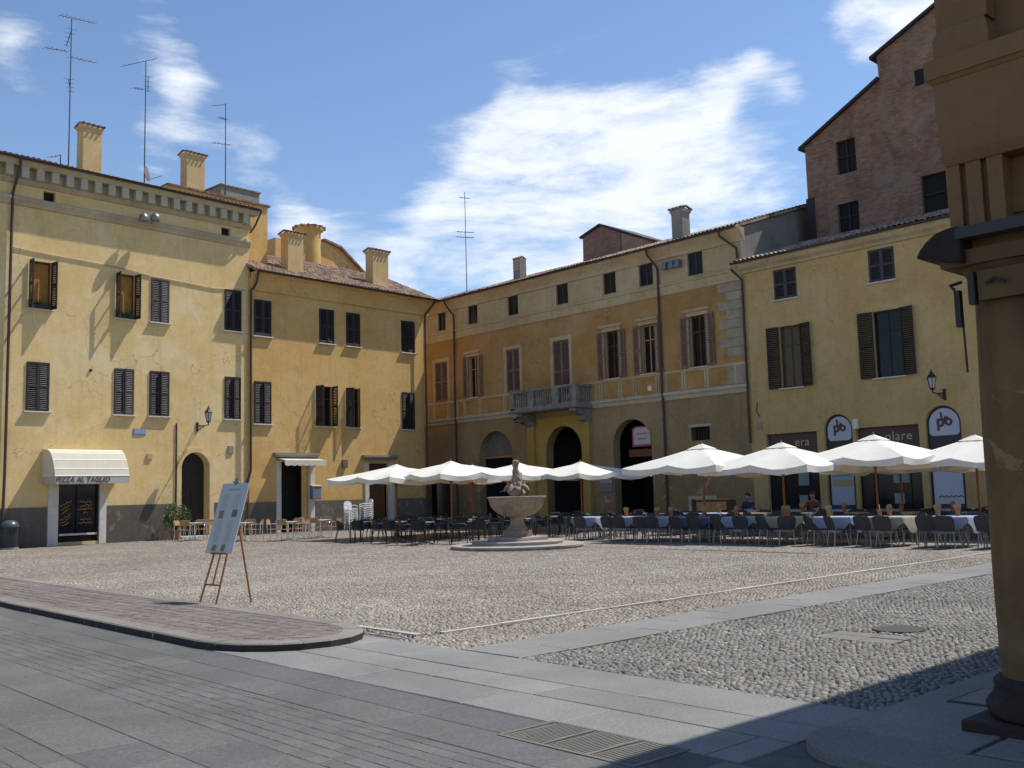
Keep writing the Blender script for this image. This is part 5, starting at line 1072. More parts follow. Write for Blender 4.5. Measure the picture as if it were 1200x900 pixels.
# ================================================================== FOUNTAIN
fu, fv = gpt(607, 641); fo = fthing('fountain', 'stone fountain with round basin, twisted figures and stepped plinth in the square', 'fountain', G, fu, fv)
wob = lambda a, z: 1 + .006 * math.sin(5 * a + z * 9) + .004 * math.sin(13 * a)
MB().lathe([(1.97, -.05), (1.97, .03), (2.00, .04), (2.00, .085), (1.97, .095), (1.40, .10)], 48, fn=wob).build('step', M_step, fo, smooth=True)
MB().lathe([(1.36, .08), (1.36, .15), (1.38, .16), (1.38, .19), (1.35, .20), (.8, .205)], 48, fn=wob).build('step', M_step, fo, smooth=True)
g = MB(); pl = [(.82 * math.cos(math.pi / 4 + math.pi / 2 * k) * 1.12, .82 * math.sin(math.pi / 4 + math.pi / 2 * k) * 1.12) for k in range(4)]; g.prism(pl, .206, .31); g.build('step', M_step, fo, bevel=.02)
g = MB(); g.box(-.31, .31, -.31, .31, .311, .50); g.lathe([(.30, .501), (.31, .56), (.27, .60), (.24, .63), (.225, .68), (.20, .74), (.20, .82), (.22, .86), (.24, .88), (.24, .92)], 24); g.build('pedestal', M_marble, fo, smooth=True)
prof = [(.22, .89), (.40, .92), (.58, 1.00), (.72, 1.13), (.81, 1.28), (.845, 1.42), (.85, 1.445), (.885, 1.455), (.89, 1.495), (.855, 1.505), (.80, 1.49), (.74, 1.35), (.55, 1.20), (.2, 1.12)]
MB().lathe(prof, 48, fn=lambda a, z: 1 + .003 * math.sin(7 * a)).build('basin', M_marble, fo, smooth=True)
ZR = 1.46
MB().lathe([(.01, 1.36), (.74, 1.36), (.74, 1.365)], 32).build('water', simple('basin_water', (.04, .06, .05), .05), fo)
g = MB(); pr = []
_pp = [(1.30, .16), (1.48, .19), (1.60, .235), (1.74, .225), (1.84, .17), (2.0, .145), (2.15, .115), (2.30, .085), (2.38, .07), (2.45, .085), (2.53, .10), (2.585, .08), (2.60, .03)]
for k in range(48):
    z = 1.30 + 1.30 * k / 47; pr.append((float(np.interp(z, [p[0] for p in _pp], [p[1] for p in _pp])), z))
def tw_(a, z): return 1 + .20 * math.cos(3 * (a - z * 3.4)) + .07 * math.sin(9 * a + z * 22) + .05 * math.sin(z * 31 + 2 * a)
g.lathe(pr, 36, fn=tw_); g.build('figures', M_marble, fo, smooth=True)
g = MB()
for k in range(4):
    a = math.pi / 2 * k + .35; c, s = math.cos(a), math.sin(a); g.tube([(c * .12, s * .12, 1.78), (c * .24, s * .24, 1.80), (c * .34, s * .34, 1.75), (c * .42, s * .42, 1.66)], [.07, .085, .07, .03], 10)
    g.tube([(c * .2 - s * .08, s * .2 + c * .08, 1.88), (c * .27 - s * .06, s * .27 + c * .06, 1.90)], .03, 6)
g.build('dolphin_heads', M_marble, fo, smooth=True)
g = MB()
for k in range(4): a = math.pi / 2 * k + .35; c, s = math.cos(a), math.sin(a); g.tube([(c * .40, s * .40, 1.68), (c * .56, s * .56, 1.66)], .012, 6)
g.build('spouts', M_greymetal, fo)

# ================================================================== MENU EASEL
e1 = Vector((*gpt(235, 711), 0)); e2 = Vector((*gpt(250, 713), 0)); e3 = Vector((*gpt(294, 709), 0))
bn = (G.a + 0)
wc = G.world(*( (e1 + e2) / 2).xy); face = Vector((-.64, -.77, 0)).normalized(); side = Vector((.77, -.64, 0)).normalized()
ea = thing('menu_easel', 'wooden easel holding a white menu board at the kerbed island', 'easel', wc, math.atan2(side.y, side.x))   # local x = along the board, local -y = its front
g = MB(); tilt = .30; TH = 1.74
def ypos(z): return z * tilt
for s in (-1, 1): g.tube([(s * .22, 0, 0), (s * .12, ypos(TH), TH)], .017, 6)
g.build('front_legs', M_easel, ea); MB().tube([(0, .80, 0), (.0, ypos(TH - .12), TH - .12)], .017, 6).build('rear_leg', M_easel, ea)
g = MB(); g.tube([(-.20, ypos(.33), .33), (.20, ypos(.33), .33)], .014, 6); g.tube([(0, ypos(.33), .33), (0, ypos(TH + .06), TH + .06)], .015, 6); g.tube([(-.20, ypos(.80) - .04, .80), (.20, ypos(.80) - .04, .80)], .018, 6); g.tube([(-.15, ypos(1.3), 1.3), (.15, ypos(1.3), 1.3)], .014, 6); g.build('crossbars', M_easel, ea)
sl_ = math.atan(tilt); BL = 1.12; bw2 = .35
bo = MB(); 
def BP(x, l, o): z = .80 + l * math.cos(sl_); y = ypos(.80) - .035 + l * math.sin(sl_); return (x, y - o * math.cos(sl_), z + o * math.sin(sl_))
bo.add([BP(x, l, o) for o in (0, .014) for x, l in ((-bw2, 0), (bw2, 0), (bw2, BL), (-bw2, BL))], [(0, 1, 2, 3), (4, 5, 6, 7), (0, 1, 5, 4), (1, 2, 6, 5), (2, 3, 7, 6), (3, 0, 4, 7)])
bd = bo.build('board', M_board, ea)
g = MB()
def bq(g, x0, x1, l0, l1, o=.017): g.quad(BP(x0, l0, o), BP(x1, l0, o), BP(x1, l1, o), BP(x0, l1, o))
for cx_ in (-.17, .13):
    l = .17
    while l < .95:
        if not (.53 < l < .70): bq(g, cx_ - random.uniform(.06, .10), cx_ + random.uniform(.05, .10), l, l + .008)
        l += .026
bq(g, -.15, .15, 1.0, 1.03); g.build('menu_lines', simple('menu_grey_print', (.33, .33, .36), .6), bd)
g = MB(); bq(g, -.24, -.12, .55, .68); bq(g, -.20, -.09, .03, .13); bq(g, .04, .14, .03, .14); g.build('menu_pictures', simple('olive_print', (.20, .18, .07), .6), bd); g = MB(); bq(g, .10, .23, .57, .69); g.build('menu_pictures', simple('brown_print', (.16, .11, .10), .6), bd)
g = MB()
for k in range(5): a = math.pi * (k + .5) / 5; g.tube([BP(.0, BL - .02, .02), BP(-.08 * math.cos(a), BL + .09 * math.sin(a), .02)], .012, 5)
g.build('top_clip', M_greymetal, ea)

# ================================================================== UMBRELLAS
def umbrella(w, seed=1, zlow=2.35, apex=3.05, val=.20):
    rr = random.Random(seed); t = thing('market_umbrella', '', 'umbrella'); h = w / 2; n = 10; side = []
    crn = [(-h, -h), (h, -h), (h, h), (-h, h)]
    for k in range(4):
        a, b = crn[k], crn[(k + 1) % 4]; side += [(a[0] + (b[0] - a[0]) * i / n, a[1] + (b[1] - a[1]) * i / n, i) for i in range(n)]
    M_ = len(side); rad = [.06, .2, .35, .5, .65, .8, .92, 1.0]; g = MB(); vs = []
    sagk = [rr.uniform(.7, 1.25) for _ in range(8)]
    for r in rad:
        for j, (x, y, i) in enumerate(side):
            fr = (i % (n // 2)) / (n // 2); seg = j // (n // 2); sag = math.sin(math.pi * fr) * .12 * r * r * sagk[seg % 8]
            corner = (max(abs(x), abs(y)) / h); rl = math.hypot(x, y) / h
            z = apex - (apex - zlow) * (r ** .93) * (.80 + .20 * rl / 1.414) - sag + .006 * math.sin(j * 2.1 + r * 9)
            pull = 1 - .02 * math.sin(math.pi * (i / n)) * r
            vs.append((x * r * pull, y * r * pull, z))
    nr = len(rad); fs = [(a * M_ + j, a * M_ + (j + 1) % M_, (a + 1) * M_ + (j + 1) % M_, (a + 1) * M_ + j) for a in range(nr - 1) for j in range(M_)]
    base_ = (nr - 1) * M_; fs.append(tuple(range(M_)))
    g.add(vs, fs); cano = g.build('canopy', M_canvas, t, smooth=True)
    g = MB(); edge = vs[base_:base_ + M_]; low_ = []
    for j, (x, y, z) in enumerate(edge):
        i = side[j][2]; fr = (i % (n // 2)) / (n // 2); dd = val * (1 - .18 * math.sin(math.pi * fr)) + rr.uniform(-.022, .022); wv = .035 * math.sin(j * 1.9) ; low_.append((x * (1.0 + wv / h), y * (1.0 + wv / h), z - dd))
    g.add(edge + low_, [(j, (j + 1) % M_, M_ + (j + 1) % M_, M_ + j) for j in range(M_)]); g.build('valance', M_canvas, cano, smooth=True)
    g = MB(); c = .34; g.add([(-c, -c, apex - .11), (c, -c, apex - .11), (c, c, apex - .11), (-c, c, apex - .11), (0, 0, apex + .07)], [(0, 1, 4), (1, 2, 4), (2, 3, 4), (3, 0, 4)]); g.build('vent_cap', M_canvas, t)
    MB().tube([(0, 0, .08), (0, 0, apex + .05)], .034, 12).build('pole', M_easel, t, smooth=True)
    MB().lathe([(.03, apex + .05), (.02, apex + .09), (.026, apex + .11), (.01, apex + .14)], 10).build('finial', M_easel, t, smooth=True)
    for k in range(8):
        x, y = [(-h, -h), (0, -h), (h, -h), (h, 0), (h, h), (0, h), (-h, h), (-h, 0)][k]; zz = zlow + (0 if k % 2 == 0 else (apex - zlow) * .058) - .02
        ox, oy = x * .985, y * .985
        if k % 2: ox *= .955; oy *= .955
        rb = MB().tube([(ox * .04, oy * .04, apex - .12), (ox, oy, zz - .005)], .013, 5).build('rib', M_easel, t); MB().tube([(0, 0, 2.05), (ox * .48, oy * .48, apex - (apex - zz) * .50 - .05)], .011, 5).build('strut', M_easel, rb)
    MB().lathe([(.06, 2.0), (.06, 2.12)], 10).build('runner', M_easel, t)
    g = MB(); g.box(-.32, .32, -.32, .32, .0, .07); g.lathe([(.06, .07), (.055, .38)], 12); g.build('base', M_conc, t, bevel=.01)
    return t
U1 = umbrella(3.6, 3, zlow=2.26, apex=2.92); U2 = umbrella(3.6, 8, zlow=2.26, apex=2.92); U3 = umbrella(3.85, 5, zlow=2.34, apex=2.80)
uml = []
right_u = [((822, 517), 2.92, 0), ((915, 512), 2.90, 2), ((1023, 506), 2.96, -1), ((1141, 503), 2.92, 1)]
rl_ = ['leftmost white umbrella of the right terrace, its corner towards the square', 'second white umbrella from the left on the right terrace', 'third white umbrella of the right terrace, in front of the olare sign', 'white umbrella half hidden by the column at the right edge']
for k, ((px, py), h, rz) in enumerate(right_u):
    u, v = gpt(px, py, h + .16); src = (U1, U2)[k % 2]; base_h = 3.05
    lab = rl_[k]
    o = src if k < 2 else dup(src, (0, 0, 0), 0)
    tag(o, lab, 'umbrella', 'square umbrellas of the right terrace'); o.location = G.world(u, v, 0); o.location.z = h - 2.92 - (.06 if k % 2 else -.02); o.rotation_euler[2] = G.a + R(rz); uml.append((u, v)); print('umb R', k, round(u, 2), round(v, 2))
for k, (u, v, lab) in enumerate(((-14.9, 30.2, 'low rear umbrella behind the second and third of the right terrace'), (-11.9, 30.6, 'low rear umbrella behind the third and fourth of the right terrace'))):
    o = dup(U2, G.world(u, v, -.12), G.a + R(3 - 4 * k), lab, 'square umbrellas of the right terrace')
ll = [((464, 541), 2.80, 4, 'leftmost white umbrella, in front of the ochre building doorway'), ((528, 537), 2.84, -2, 'second white umbrella from the left, just right of the corner downpipe'), ((607, 539), 2.84, 2, 'white umbrella behind the fountain figures'), ((680, 538), 2.78, -3, 'white umbrella in front of the arched yellow portal'), ((553, 542), 2.76, 5, 'white umbrella mostly hidden behind the second from the left')]
for k, ((px, py), h, rz, lab) in enumerate(ll):
    u, v = gpt(px, py, h + .16); o = U3 if k == 0 else dup(U3, (0, 0, 0), 0)
    tag(o, lab, 'umbrella', 'square umbrellas of the left terrace'); o.location = G.world(u, v, h - 2.80); o.rotation_euler[2] = G.a + R(rz); print('umb L', k, round(u, 2), round(v, 2))

# ================================================================== CHAIRS AND TABLES
def shell_chair(name, wm, lm, dark_arm=False):
    """woven one-piece seat and tall back on four splayed metal legs"""
    t = thing(name, '', 'chair'); g = MB(); nx, ny = 8, 6
    sv_ = [(-.22 + .44 * i / nx, -.20 + .43 * j / ny, .45 + .012 * math.cos(math.pi * (i / nx - .5)) * -1 - (.02 if j == ny else 0)) for j in range(ny + 1) for i in range(nx + 1)]
    g.add(sv_ + [(x, y, z - .03) for x, y, z in sv_], [(j * (nx + 1) + i, j * (nx + 1) + i + 1, (j + 1) * (nx + 1) + i + 1, (j + 1) * (nx + 1) + i) for j in range(ny) for i in range(nx)] + [((ny + 1) * (nx + 1) + j * (nx + 1) + i, (ny + 1) * (nx + 1) + (j + 1) * (nx + 1) + i, (ny + 1) * (nx + 1) + (j + 1) * (nx + 1) + i + 1, (ny + 1) * (nx + 1) + j * (nx + 1) + i + 1) for j in range(ny) for i in range(nx)])
    nb = (ny + 1) * (nx + 1); rim = [i for i in range(nx)] + [j * (nx + 1) + nx for j in range(ny)] + [ny * (nx + 1) + i for i in range(nx, 0, -1)] + [j * (nx + 1) for j in range(ny, 0, -1)]
    g.add([], []); 
    for a, b in zip(rim, rim[1:] + rim[:1]): g.f.append((a, b, nb + b, nb + a)); g.mi.append(0)
    g.build('seat', wm, t, smooth=True)
    g = MB(); bv = []; nz = 9
    for j in range(nz + 1):
        s_ = j / nz; w_ = .215 + .03 * math.sin(math.pi * s_ * .8) - (.03 * max(0, s_ - .8) / .2)
        for i in range(nx + 1):
            q = i / nx * 2 - 1; bv.append((w_ * q, -.20 - .10 * s_ + .045 * q * q, .44 + .35 * s_ - .015 * q * q * (s_ > .9)))
    m_ = len(bv); g.add(bv + [(x, y - .028, z) for x, y, z in bv], [(j * (nx + 1) + i, j * (nx + 1) + i + 1, (j + 1) * (nx + 1) + i + 1, (j + 1) * (nx + 1) + i) for j in range(nz) for i in range(nx)] + [(m_ + j * (nx + 1) + i, m_ + (j + 1) * (nx + 1) + i, m_ + (j + 1) * (nx + 1) + i + 1, m_ + j * (nx + 1) + i + 1) for j in range(nz) for i in range(nx)])
    rim = [i for i in range(nx)] + [j * (nx + 1) + nx for j in range(nz)] + [nz * (nx + 1) + i for i in range(nx, 0, -1)] + [j * (nx + 1) for j in range(nz, 0, -1)]
    for a, b in zip(rim, rim[1:] + rim[:1]): g.f.append((a, b, m_ + b, m_ + a)); g.mi.append(0)
    g.build('backrest', wm, t, smooth=True)
    for x, y in ((-1, -1), (1, -1), (1, 1), (-1, 1)): MB().tube([(.17 * x, .15 * y, .425), (.215 * x, .205 * y, 0)], .014, 6).build('leg', lm, t)
    return t
def arm_chair(name, wm, fm, curved=True, wood=False):
    """tubular armchair: looped arms, curved legs, seat and back panels"""
    t = thing(name, '', 'chair')
    if wood:
        g = MB()
        for k in range(4): g.box(-.19, .19, -.19 + k * .1, -.10 + k * .1, .435, .452)
        g.build('seat', wm, t)
        g = MB()
        g.add([(-.19, -.21, .62), (.19, -.21, .62), (.19, -.235, .82), (-.19, -.235, .82), (-.19, -.225, .62), (.19, -.225, .62), (.19, -.25, .82), (-.19, -.25, .82)], [(0, 1, 2, 3), (7, 6, 5, 4), (0, 4, 5, 1), (1, 5, 6, 2), (2, 6, 7, 3), (3, 7, 4, 0)]); g.build('backrest', wm, t, bevel=.004)
    else:
        g = MB(); g.prism([(.21 * math.cos(a) * 1.02, .02 + .21 * math.sin(a)) for a in [2 * math.pi * k / 16 for k in range(16)]], .43, .455); g.build('seat', wm, t)
        g = MB(); pts = [(.235 * math.cos(a), .0 + .22 * math.sin(a)) for a in [math.pi + math.pi * k / 12 for k in range(13)]]; vs = []
        for z, e in ((.47, 1.0), (.66, 1.04), (.80, 1.08)):
            for k, (x, y) in enumerate(pts): vs.append((x * e, y * e, min(z, .66 + .16 * math.sin(math.pi * k / 12)) if z > .5 else z))
        g.add(vs + [(x * .95, y * .95, z) for x, y, z in vs], [(r * 13 + k, r * 13 + k + 1, (r + 1) * 13 + k + 1, (r + 1) * 13 + k) for r in range(2) for k in range(12)] + [(39 + r * 13 + k, 39 + (r + 1) * 13 + k, 39 + (r + 1) * 13 + k + 1, 39 + r * 13 + k + 1) for r in range(2) for k in range(12)] + [(26 + k, 27 + k, 66 + k, 65 + k) for k in range(12)]); g.build('backrest', wm, t, smooth=True)
    g = MB()
    for s in (-1, 1):
        g.tube([(s * .25, .22, .44), (s * .265, .23, .60), (s * .26, .16, .655), (s * .25, -.05, .66), (s * .235, -.20, .66)], .012, 6)
    g.tube([(-.235, -.20, .40), (-.235, -.22, .66), (-.22, -.25, .80), (-.15, -.26, .84), (.15, -.26, .84), (.22, -.25, .80), (.235, -.22, .66), (.235, -.20, .40)], .012, 6); g.build('arm_frame', fm, t, smooth=True)
    for s in (-1, 1):
        bow = .05 if curved else 0
        MB().tube([(s * .25, .22, .44), (s * (.23 - bow * .3), .20 + bow, .24), (s * .245, .23 + bow * .4, 0)], .013, 6).build('leg', fm, t, smooth=True)
        MB().tube([(s * .235, -.20, .41), (s * (.22 - bow * .3), -.20 - bow, .24), (s * .24, -.25 - bow * .6, 0)], .013, 6).build('leg', fm, t, smooth=True)
    return t
def mono_chair(name):
    t = thing(name, '', 'chair'); g = MB(); g.prism([(-.2, -.2), (.2, -.2), (.23, .2), (-.23, .2)], .42, .445); g.build('seat', M_plast, t, bevel=.01)
    g = MB()
    outl_ = [(-.21, .45), (-.23, .62), (-.22, .78), (-.14, .88), (0, .91), (.14, .88), (.22, .78), (.23, .62), (.21, .45)]
    g.vprism(outl_, -.235, -.215); o = g.build('backrest', M_plast, t); o.rotation_euler[0] = R(6); o.location = (0, -.0, .0)
    g = MB()
    for s in (-1, 1): g.tube([(s * .24, .2, .44), (s * .27, .2, .62), (s * .27, -.1, .66), (s * .23, -.24, .66)], .02, 6)
    g.build('armrests', M_plast, t)
    for x, y in ((-1, -1), (1, -1), (1, 1), (-1, 1)): MB().tube([(.2 * x, .18 * y, .43), (.25 * x, .23 * y, 0)], .022, 6).build('leg', M_plast, t)
    return t
ORD = ['first', 'second', 'third', 'fourth', 'fifth', 'sixth', 'seventh', 'eighth', 'ninth', 'tenth', 'eleventh', 'twelfth', 'thirteenth', 'fourteenth', 'fifteenth', 'sixteenth', 'seventeenth', 'eighteenth', 'nineteenth', 'twentieth'] + ['twenty-' + s for s in ('first', 'second', 'third', 'fourth', 'fifth', 'sixth', 'seventh', 'eighth', 'ninth')] + ['thirtieth'] + ['thirty-' + s for s in ('first', 'second', 'third', 'fourth', 'fifth', 'sixth', 'seventh', 'eighth', 'ninth')] + ['fortieth'] + ['forty-' + s for s in ('first', 'second', 'third', 'fourth', 'fifth', 'sixth', 'seventh', 'eighth', 'ninth')]
used = set()
def place(proto, u, v, deg, label, group):
    """deg = 0: chair faces +v (its back to the camera side)"""
    loc = G.world(u, v, 0); rz = G.a + R(deg)
    if proto.name not in used: used.add(proto.name); proto.location = loc; proto.rotation_euler[2] = rz; tag(proto, label, None, group); return proto
    return dup(proto, loc, rz, label, group)
def table4(name, top, leg, w=.8, d=.8):
    t = thing(name, '', 'table'); MB().box(-w / 2, w / 2, -d / 2, d / 2, .715, .74).build('tabletop', top, t, bevel=.004)
    for x, y in ((-1, -1), (1, -1), (1, 1), (-1, 1)): MB().tube([(x * (w / 2 - .06), y * (d / 2 - .06), .714), (x * (w / 2 - .05), y * (d / 2 - .05), 0)], .018, 6).build('leg', leg, t)
    return t
def pedtable(name, top, rim, leg, r=.36, square=False):
    t = thing(name, '', 'table')
    if square: MB().box(-r, r, -r, r, .705, .73).build('tabletop', top, t, bevel=.004)
    else: MB().lathe([(r - .01, .705), (r - .01, .73)], 28).build('tabletop', top, t)
    if square: g = MB(); [g.tube([a, b], .012, 6) for a, b in zip([(-r, -r, .718), (r, -r, .718), (r, r, .718), (-r, r, .718)], [(r, -r, .718), (r, r, .718), (-r, r, .718), (-r, -r, .718)])]; g.build('rim', rim, t)
    else: MB().lathe([(r, .70), (r + .008, .718), (r, .735), (r - .009, .718)], 28).build('rim', rim, t)
    g = MB(); g.tube([(0, 0, .704), (0, 0, .05)], .028, 10); 
    for k in range(4): a = math.pi / 4 + math.pi / 2 * k; g.tube([(0, 0, .09), (.26 * math.cos(a), .26 * math.sin(a), .02), (.30 * math.cos(a), .30 * math.sin(a), .0)], .018, 6)
    g.build('pedestal', leg, t); return t
def cloth_mesh(w, d, size, rot, drop, seed):
    """a square cloth laid over a table: flat on top, corners hanging as soft triangular folds"""
    rr = random.Random(seed); n = 22; g = MB(); vs = []; ca, sa = math.cos(rot), math.sin(rot)
    for j in range(n + 1):
        for i in range(n + 1):
            x0_ = (i / n - .5) * size; y0_ = (j / n - .5) * size; x = x0_ * ca - y0_ * sa; y = x0_ * sa + y0_ * ca
            ox = max(0, abs(x) - w / 2); oy = max(0, abs(y) - d / 2); o_ = math.hypot(ox, oy)
            X = math.copysign(min(abs(x), w / 2) + (.012 + .05 * min(1, ox * 3)) * (ox > 0) , x); Y = math.copysign(min(abs(y), d / 2) + (.012 + .05 * min(1, oy * 3)) * (oy > 0), y)
            wv = .018 * math.sin(x * 17 + y * 13 + seed) * min(1, o_ * 6)
            vs.append((X + wv * (oy > 0), Y + wv * (ox > 0), .7455 - min(o_, drop) + (.002 if o_ == 0 else 0)))
    g.add(vs, [(j * (n + 1) + i, j * (n + 1) + i + 1, (j + 1) * (n + 1) + i + 1, (j + 1) * (n + 1) + i) for j in range(n) for i in range(n)]); return g
blue_chair = shell_chair('terrace_chair', M_wicker, simple('dull_aluminium', (.30, .31, .32), .4, .8)); blue_chair['category'] = 'chair'
dining = table4('dining_table', M_white, M_greymetal, 1.1, .8)
def base_cloth():
    g = MB(); g.merge(cloth_mesh(.80, .80, 1.18, R(45), .42, 2)); return g
cl_protos = {}
def placecloth(u, v, rz, kind, lab):
    key = kind
    mat = {'blue': M_lblue, 'deep': M_blue, 'beige': M_beige}[kind]
    loc = G.world(u, v, 0); r_ = G.a + R(rz)
    if key not in cl_protos:
        o = cloth_mesh(1.1, .80, 1.56, R(45), .42, len(key)).build('tablecloth', mat, smooth=True); cl_protos[key] = o; o.location = loc; o.rotation_euler[2] = r_
    else: o = cl_protos[key].copy(); col.objects.link(o); o.location = loc; o.rotation_euler[2] = r_
    tag(o, lab, 'tablecloth', 'draped tablecloths of the right terrace'); return o
def placetable(proto, u, v, rz, lab, grp): return place(proto, u, v, rz, lab, grp)
rows = [('front', 24.95, -23.15, 1.50, 10), ('middle', 28.6, -22.4, 1.62, 8), ('rear', 31.6, -21.6, 1.75, 7)]
rnd = random.Random(4)
tops = []
for ri, (rn, v, u0, sp, n) in enumerate(rows):
    fc = bc = 0
    for k in range(n):
        u = u0 + sp * k + rnd.uniform(-.06, .06); vv = v + rnd.uniform(-.08, .08); rz = rnd.uniform(-3, 3)
        placetable(dining, u, vv, rz, f'square dining table, {ORD[k]} from left in the {rn} row of the right terrace', 'dining tables of the right terrace')
        kind = (['blue', 'blue', 'blue', 'deep', 'blue', 'beige', 'blue', 'beige', 'blue', 'deep'] if ri == 0 else ['deep', 'blue', 'beige', 'blue', 'beige', 'beige', 'deep', 'beige'] if ri == 1 else ['blue', 'beige'] * 4)[k]
        cn = {'blue': 'pale blue', 'deep': 'deep blue', 'beige': 'beige'}[kind]
        placecloth(u, vv, rz + 0, kind, f'{cn} cloth over the {ORD[k]} table from left, {rn} row of the right terrace'); tops.append((rn, u, vv))
        for s in (-1, 1):
            jit = rnd.uniform(-38, 38) if rnd.random() < .4 else rnd.uniform(-6, 6); fc += 1
            place(blue_chair, u + s * .30 + rnd.uniform(-.07, .07), vv - .62 + rnd.uniform(-.10, .05), jit, f'blue-grey woven chair, {ORD[fc - 1]} from left along the near side of the {rn} row, right terrace', 'blue-grey chairs of the right terrace')
        for s in (-1, 1):
            if ri == 2 and s == 1: continue
            bc += 1; place(blue_chair, u + s * .27 + rnd.uniform(-.05, .05), vv + .70 + rnd.uniform(-.06, .08), 180 + rnd.uniform(-10, 10), f'blue-grey woven chair, {ORD[bc - 1]} from left along the far side of the {rn} row, right terrace', 'blue-grey chairs of the right terrace')
# napkin holders on the tables
def holder():
    t = thing('napkin_holder', '', 'napkin holder'); MB().lathe([(.055, 0), (.05, .05), (.06, .12), (.075, .17)], 12).build('pot', M_terra, t, smooth=True)
    g = MB()
    for k in range(7): a = R(-28 + 56 * k / 6); g.add([(.04 * math.sin(a) - .03, -.02 + .006 * k, .12), (.04 * math.sin(a) + .03, -.02 + .006 * k, .12), (.13 * math.sin(a) + .035, -.02 + .006 * k, .30 * math.cos(a)), (.13 * math.sin(a) - .035, -.02 + .006 * k, .31 * math.cos(a))], [(0, 1, 2, 3)])
    g.build('napkins', M_paper, t); return t
hp = holder(); hn = 0; first = True
for px in (733, 762, 786, 824, 863, 914, 925, 966, 1030, 1041, 1087, 1120):
    v = 24.95; vec = pixdir(px, 598); tt = v / float(vec @ G.p); u = float(vec @ G.d) * tt; hn += 1
    lab = f'tan napkin holder, {ORD[hn - 1]} from left on the front tables of the right terrace'
    near = min((q for q in tops if q[0] == 'front'), key=lambda q: abs(q[1] - u)); u = max(near[1] - .3, min(near[1] + .3, u)); loc = G.world(u, near[2] + rnd.uniform(-.1, .12), .748)
    if first: hp.location = loc; tag(hp, lab, 'napkin holder', 'tan napkin holders'); first = False
    else: dup(hp, loc, rnd.uniform(0, 3), lab, 'tan napkin holders')
mid = [q for q in tops if q[0] == 'middle']
for k, q in enumerate(mid[1:]):
    dup(hp, G.world(q[1] + rnd.uniform(-.2, .2), q[2], .748), rnd.uniform(0, 3), f'tan napkin holder on the {ORD[k + 1]} table from left, middle row of the right terrace', 'tan napkin holders')
# serving cupboard seen behind the first tables
su, sv__ = -24.2, 33.3
t = fthing('serving_cupboard', 'low brown serving cupboard standing in front of the yellow portal pier', 'cupboard', G, su, sv__, 0)
MB().box(-.75, .75, -.3, .3, .05, 1.12).build('carcass', M_wood, t, bevel=.01); MB().box(-.78, .78, -.33, .33, 1.121, 1.16).build('top', M_woodo, t); g = MB(); g.box(-.72, -.01, -.32, -.301, .12, 1.05); g.box(.01, .72, -.32, -.301, .12, 1.05); g.build('doors', M_woodo, t)
# left terrace: black woven armchairs round small pale tables
blk = arm_chair('cafe_armchair', M_black, M_iron); cafe = pedtable('cafe_table', M_conc, M_alu, M_iron, .36)
grid = [(-30.7, 20.7), (-28.75, 20.9), (-26.8, 20.6), (-25.2, 21.6), (-31.2, 22.9), (-29.6, 23.3), (-27.5, 23.0), (-25.5, 23.9), (-30.2, 25.4), (-28.1, 25.6), (-26.0, 26.2), (-23.9, 26.6), (-29.9, 27.9), (-27.0, 28.4), (-24.6, 29.0), (-22.4, 28.6)]
nb_ = 0
rown = {0: 'front', 1: 'front', 2: 'front', 3: 'front', 4: 'second', 5: 'second', 6: 'second', 7: 'second', 8: 'third', 9: 'third', 10: 'third', 11: 'third', 12: 'rear', 13: 'rear', 14: 'rear', 15: 'rear'}
sides = ['near left', 'near right', 'far right', 'far left']
for i, (u, v) in enumerate(grid):
    nm = f'{ORD[i % 4]} table from left, {rown[i]} row'
    placetable(cafe, u, v, rnd.uniform(0, 90), f'small round pale-topped cafe table, {ORD[i % 4]} from left in the {rown[i]} row of the left terrace', 'round tables of the left terrace')
    for k in range(4):
        if i > 11 and k in (2,): continue
        a = R(225 + 90 * k + rnd.uniform(-12, 12)); cu_, cv_ = u + .62 * math.cos(a), v + .62 * math.sin(a); fa = math.degrees(math.atan2(v - cv_, u - cu_)) - 90
        place(blk, cu_, cv_, fa + rnd.uniform(-12, 12), f'black woven armchair at the {sides[k]} of the {ORD[i % 4]} table, {rown[i]} row, left terrace', 'black armchairs of the left terrace')
# aluminium and wood chairs in front of the cream building
alw = arm_chair('slatted_armchair', M_woodo, M_alu, curved=False, wood=True); sq = pedtable('bistro_table', M_white, M_alu, M_alu, .34, True)
spots = [(228, 633, 'first'), (284, 634, 'second'), (338, 633, 'third'), (376, 630, 'fourth'), (262, 623, 'first'), (318, 622, 'second'), (356, 621, 'third')]
for i, (px, py, o_) in enumerate(spots):
    u, v = gpt(px, py); rw = 'front' if i < 4 else 'rear'
    placetable(sq, u, v, 40 + rnd.uniform(-8, 8), f'square white bistro table, {o_} from left in the {rw} row before the left facades', 'bistro tables before the left facades')
    for k in range(4):
        if rw == 'rear' and k == 3: continue
        a = R(40 + 90 * k + 180 + rnd.uniform(-9, 9)); cu_, cv_ = u + .58 * math.cos(a), v + .58 * math.sin(a); fa = math.degrees(math.atan2(v - cv_, u - cu_)) - 90
        place(alw, cu_, cv_, fa + rnd.uniform(-10, 10), f'aluminium and orange wood chair at {sides[k]} of the {o_} bistro table, {rw} row', 'aluminium and wood chairs before the left facades')
wp = mono_chair('plastic_chair'); x_, _ = FL.hit(410, 600, -.8); 
def put(o, F, x, y, z, rz, lab, grp): o.location = F.world(x, y, z); o.rotation_euler[2] = F.a + R(rz); tag(o, lab, None, grp)
put(wp, FL, x_ - .1, -1.0, .5, 172, 'white plastic chair with rounded back, turned, topping its own short stack', 'white plastic chairs'); 
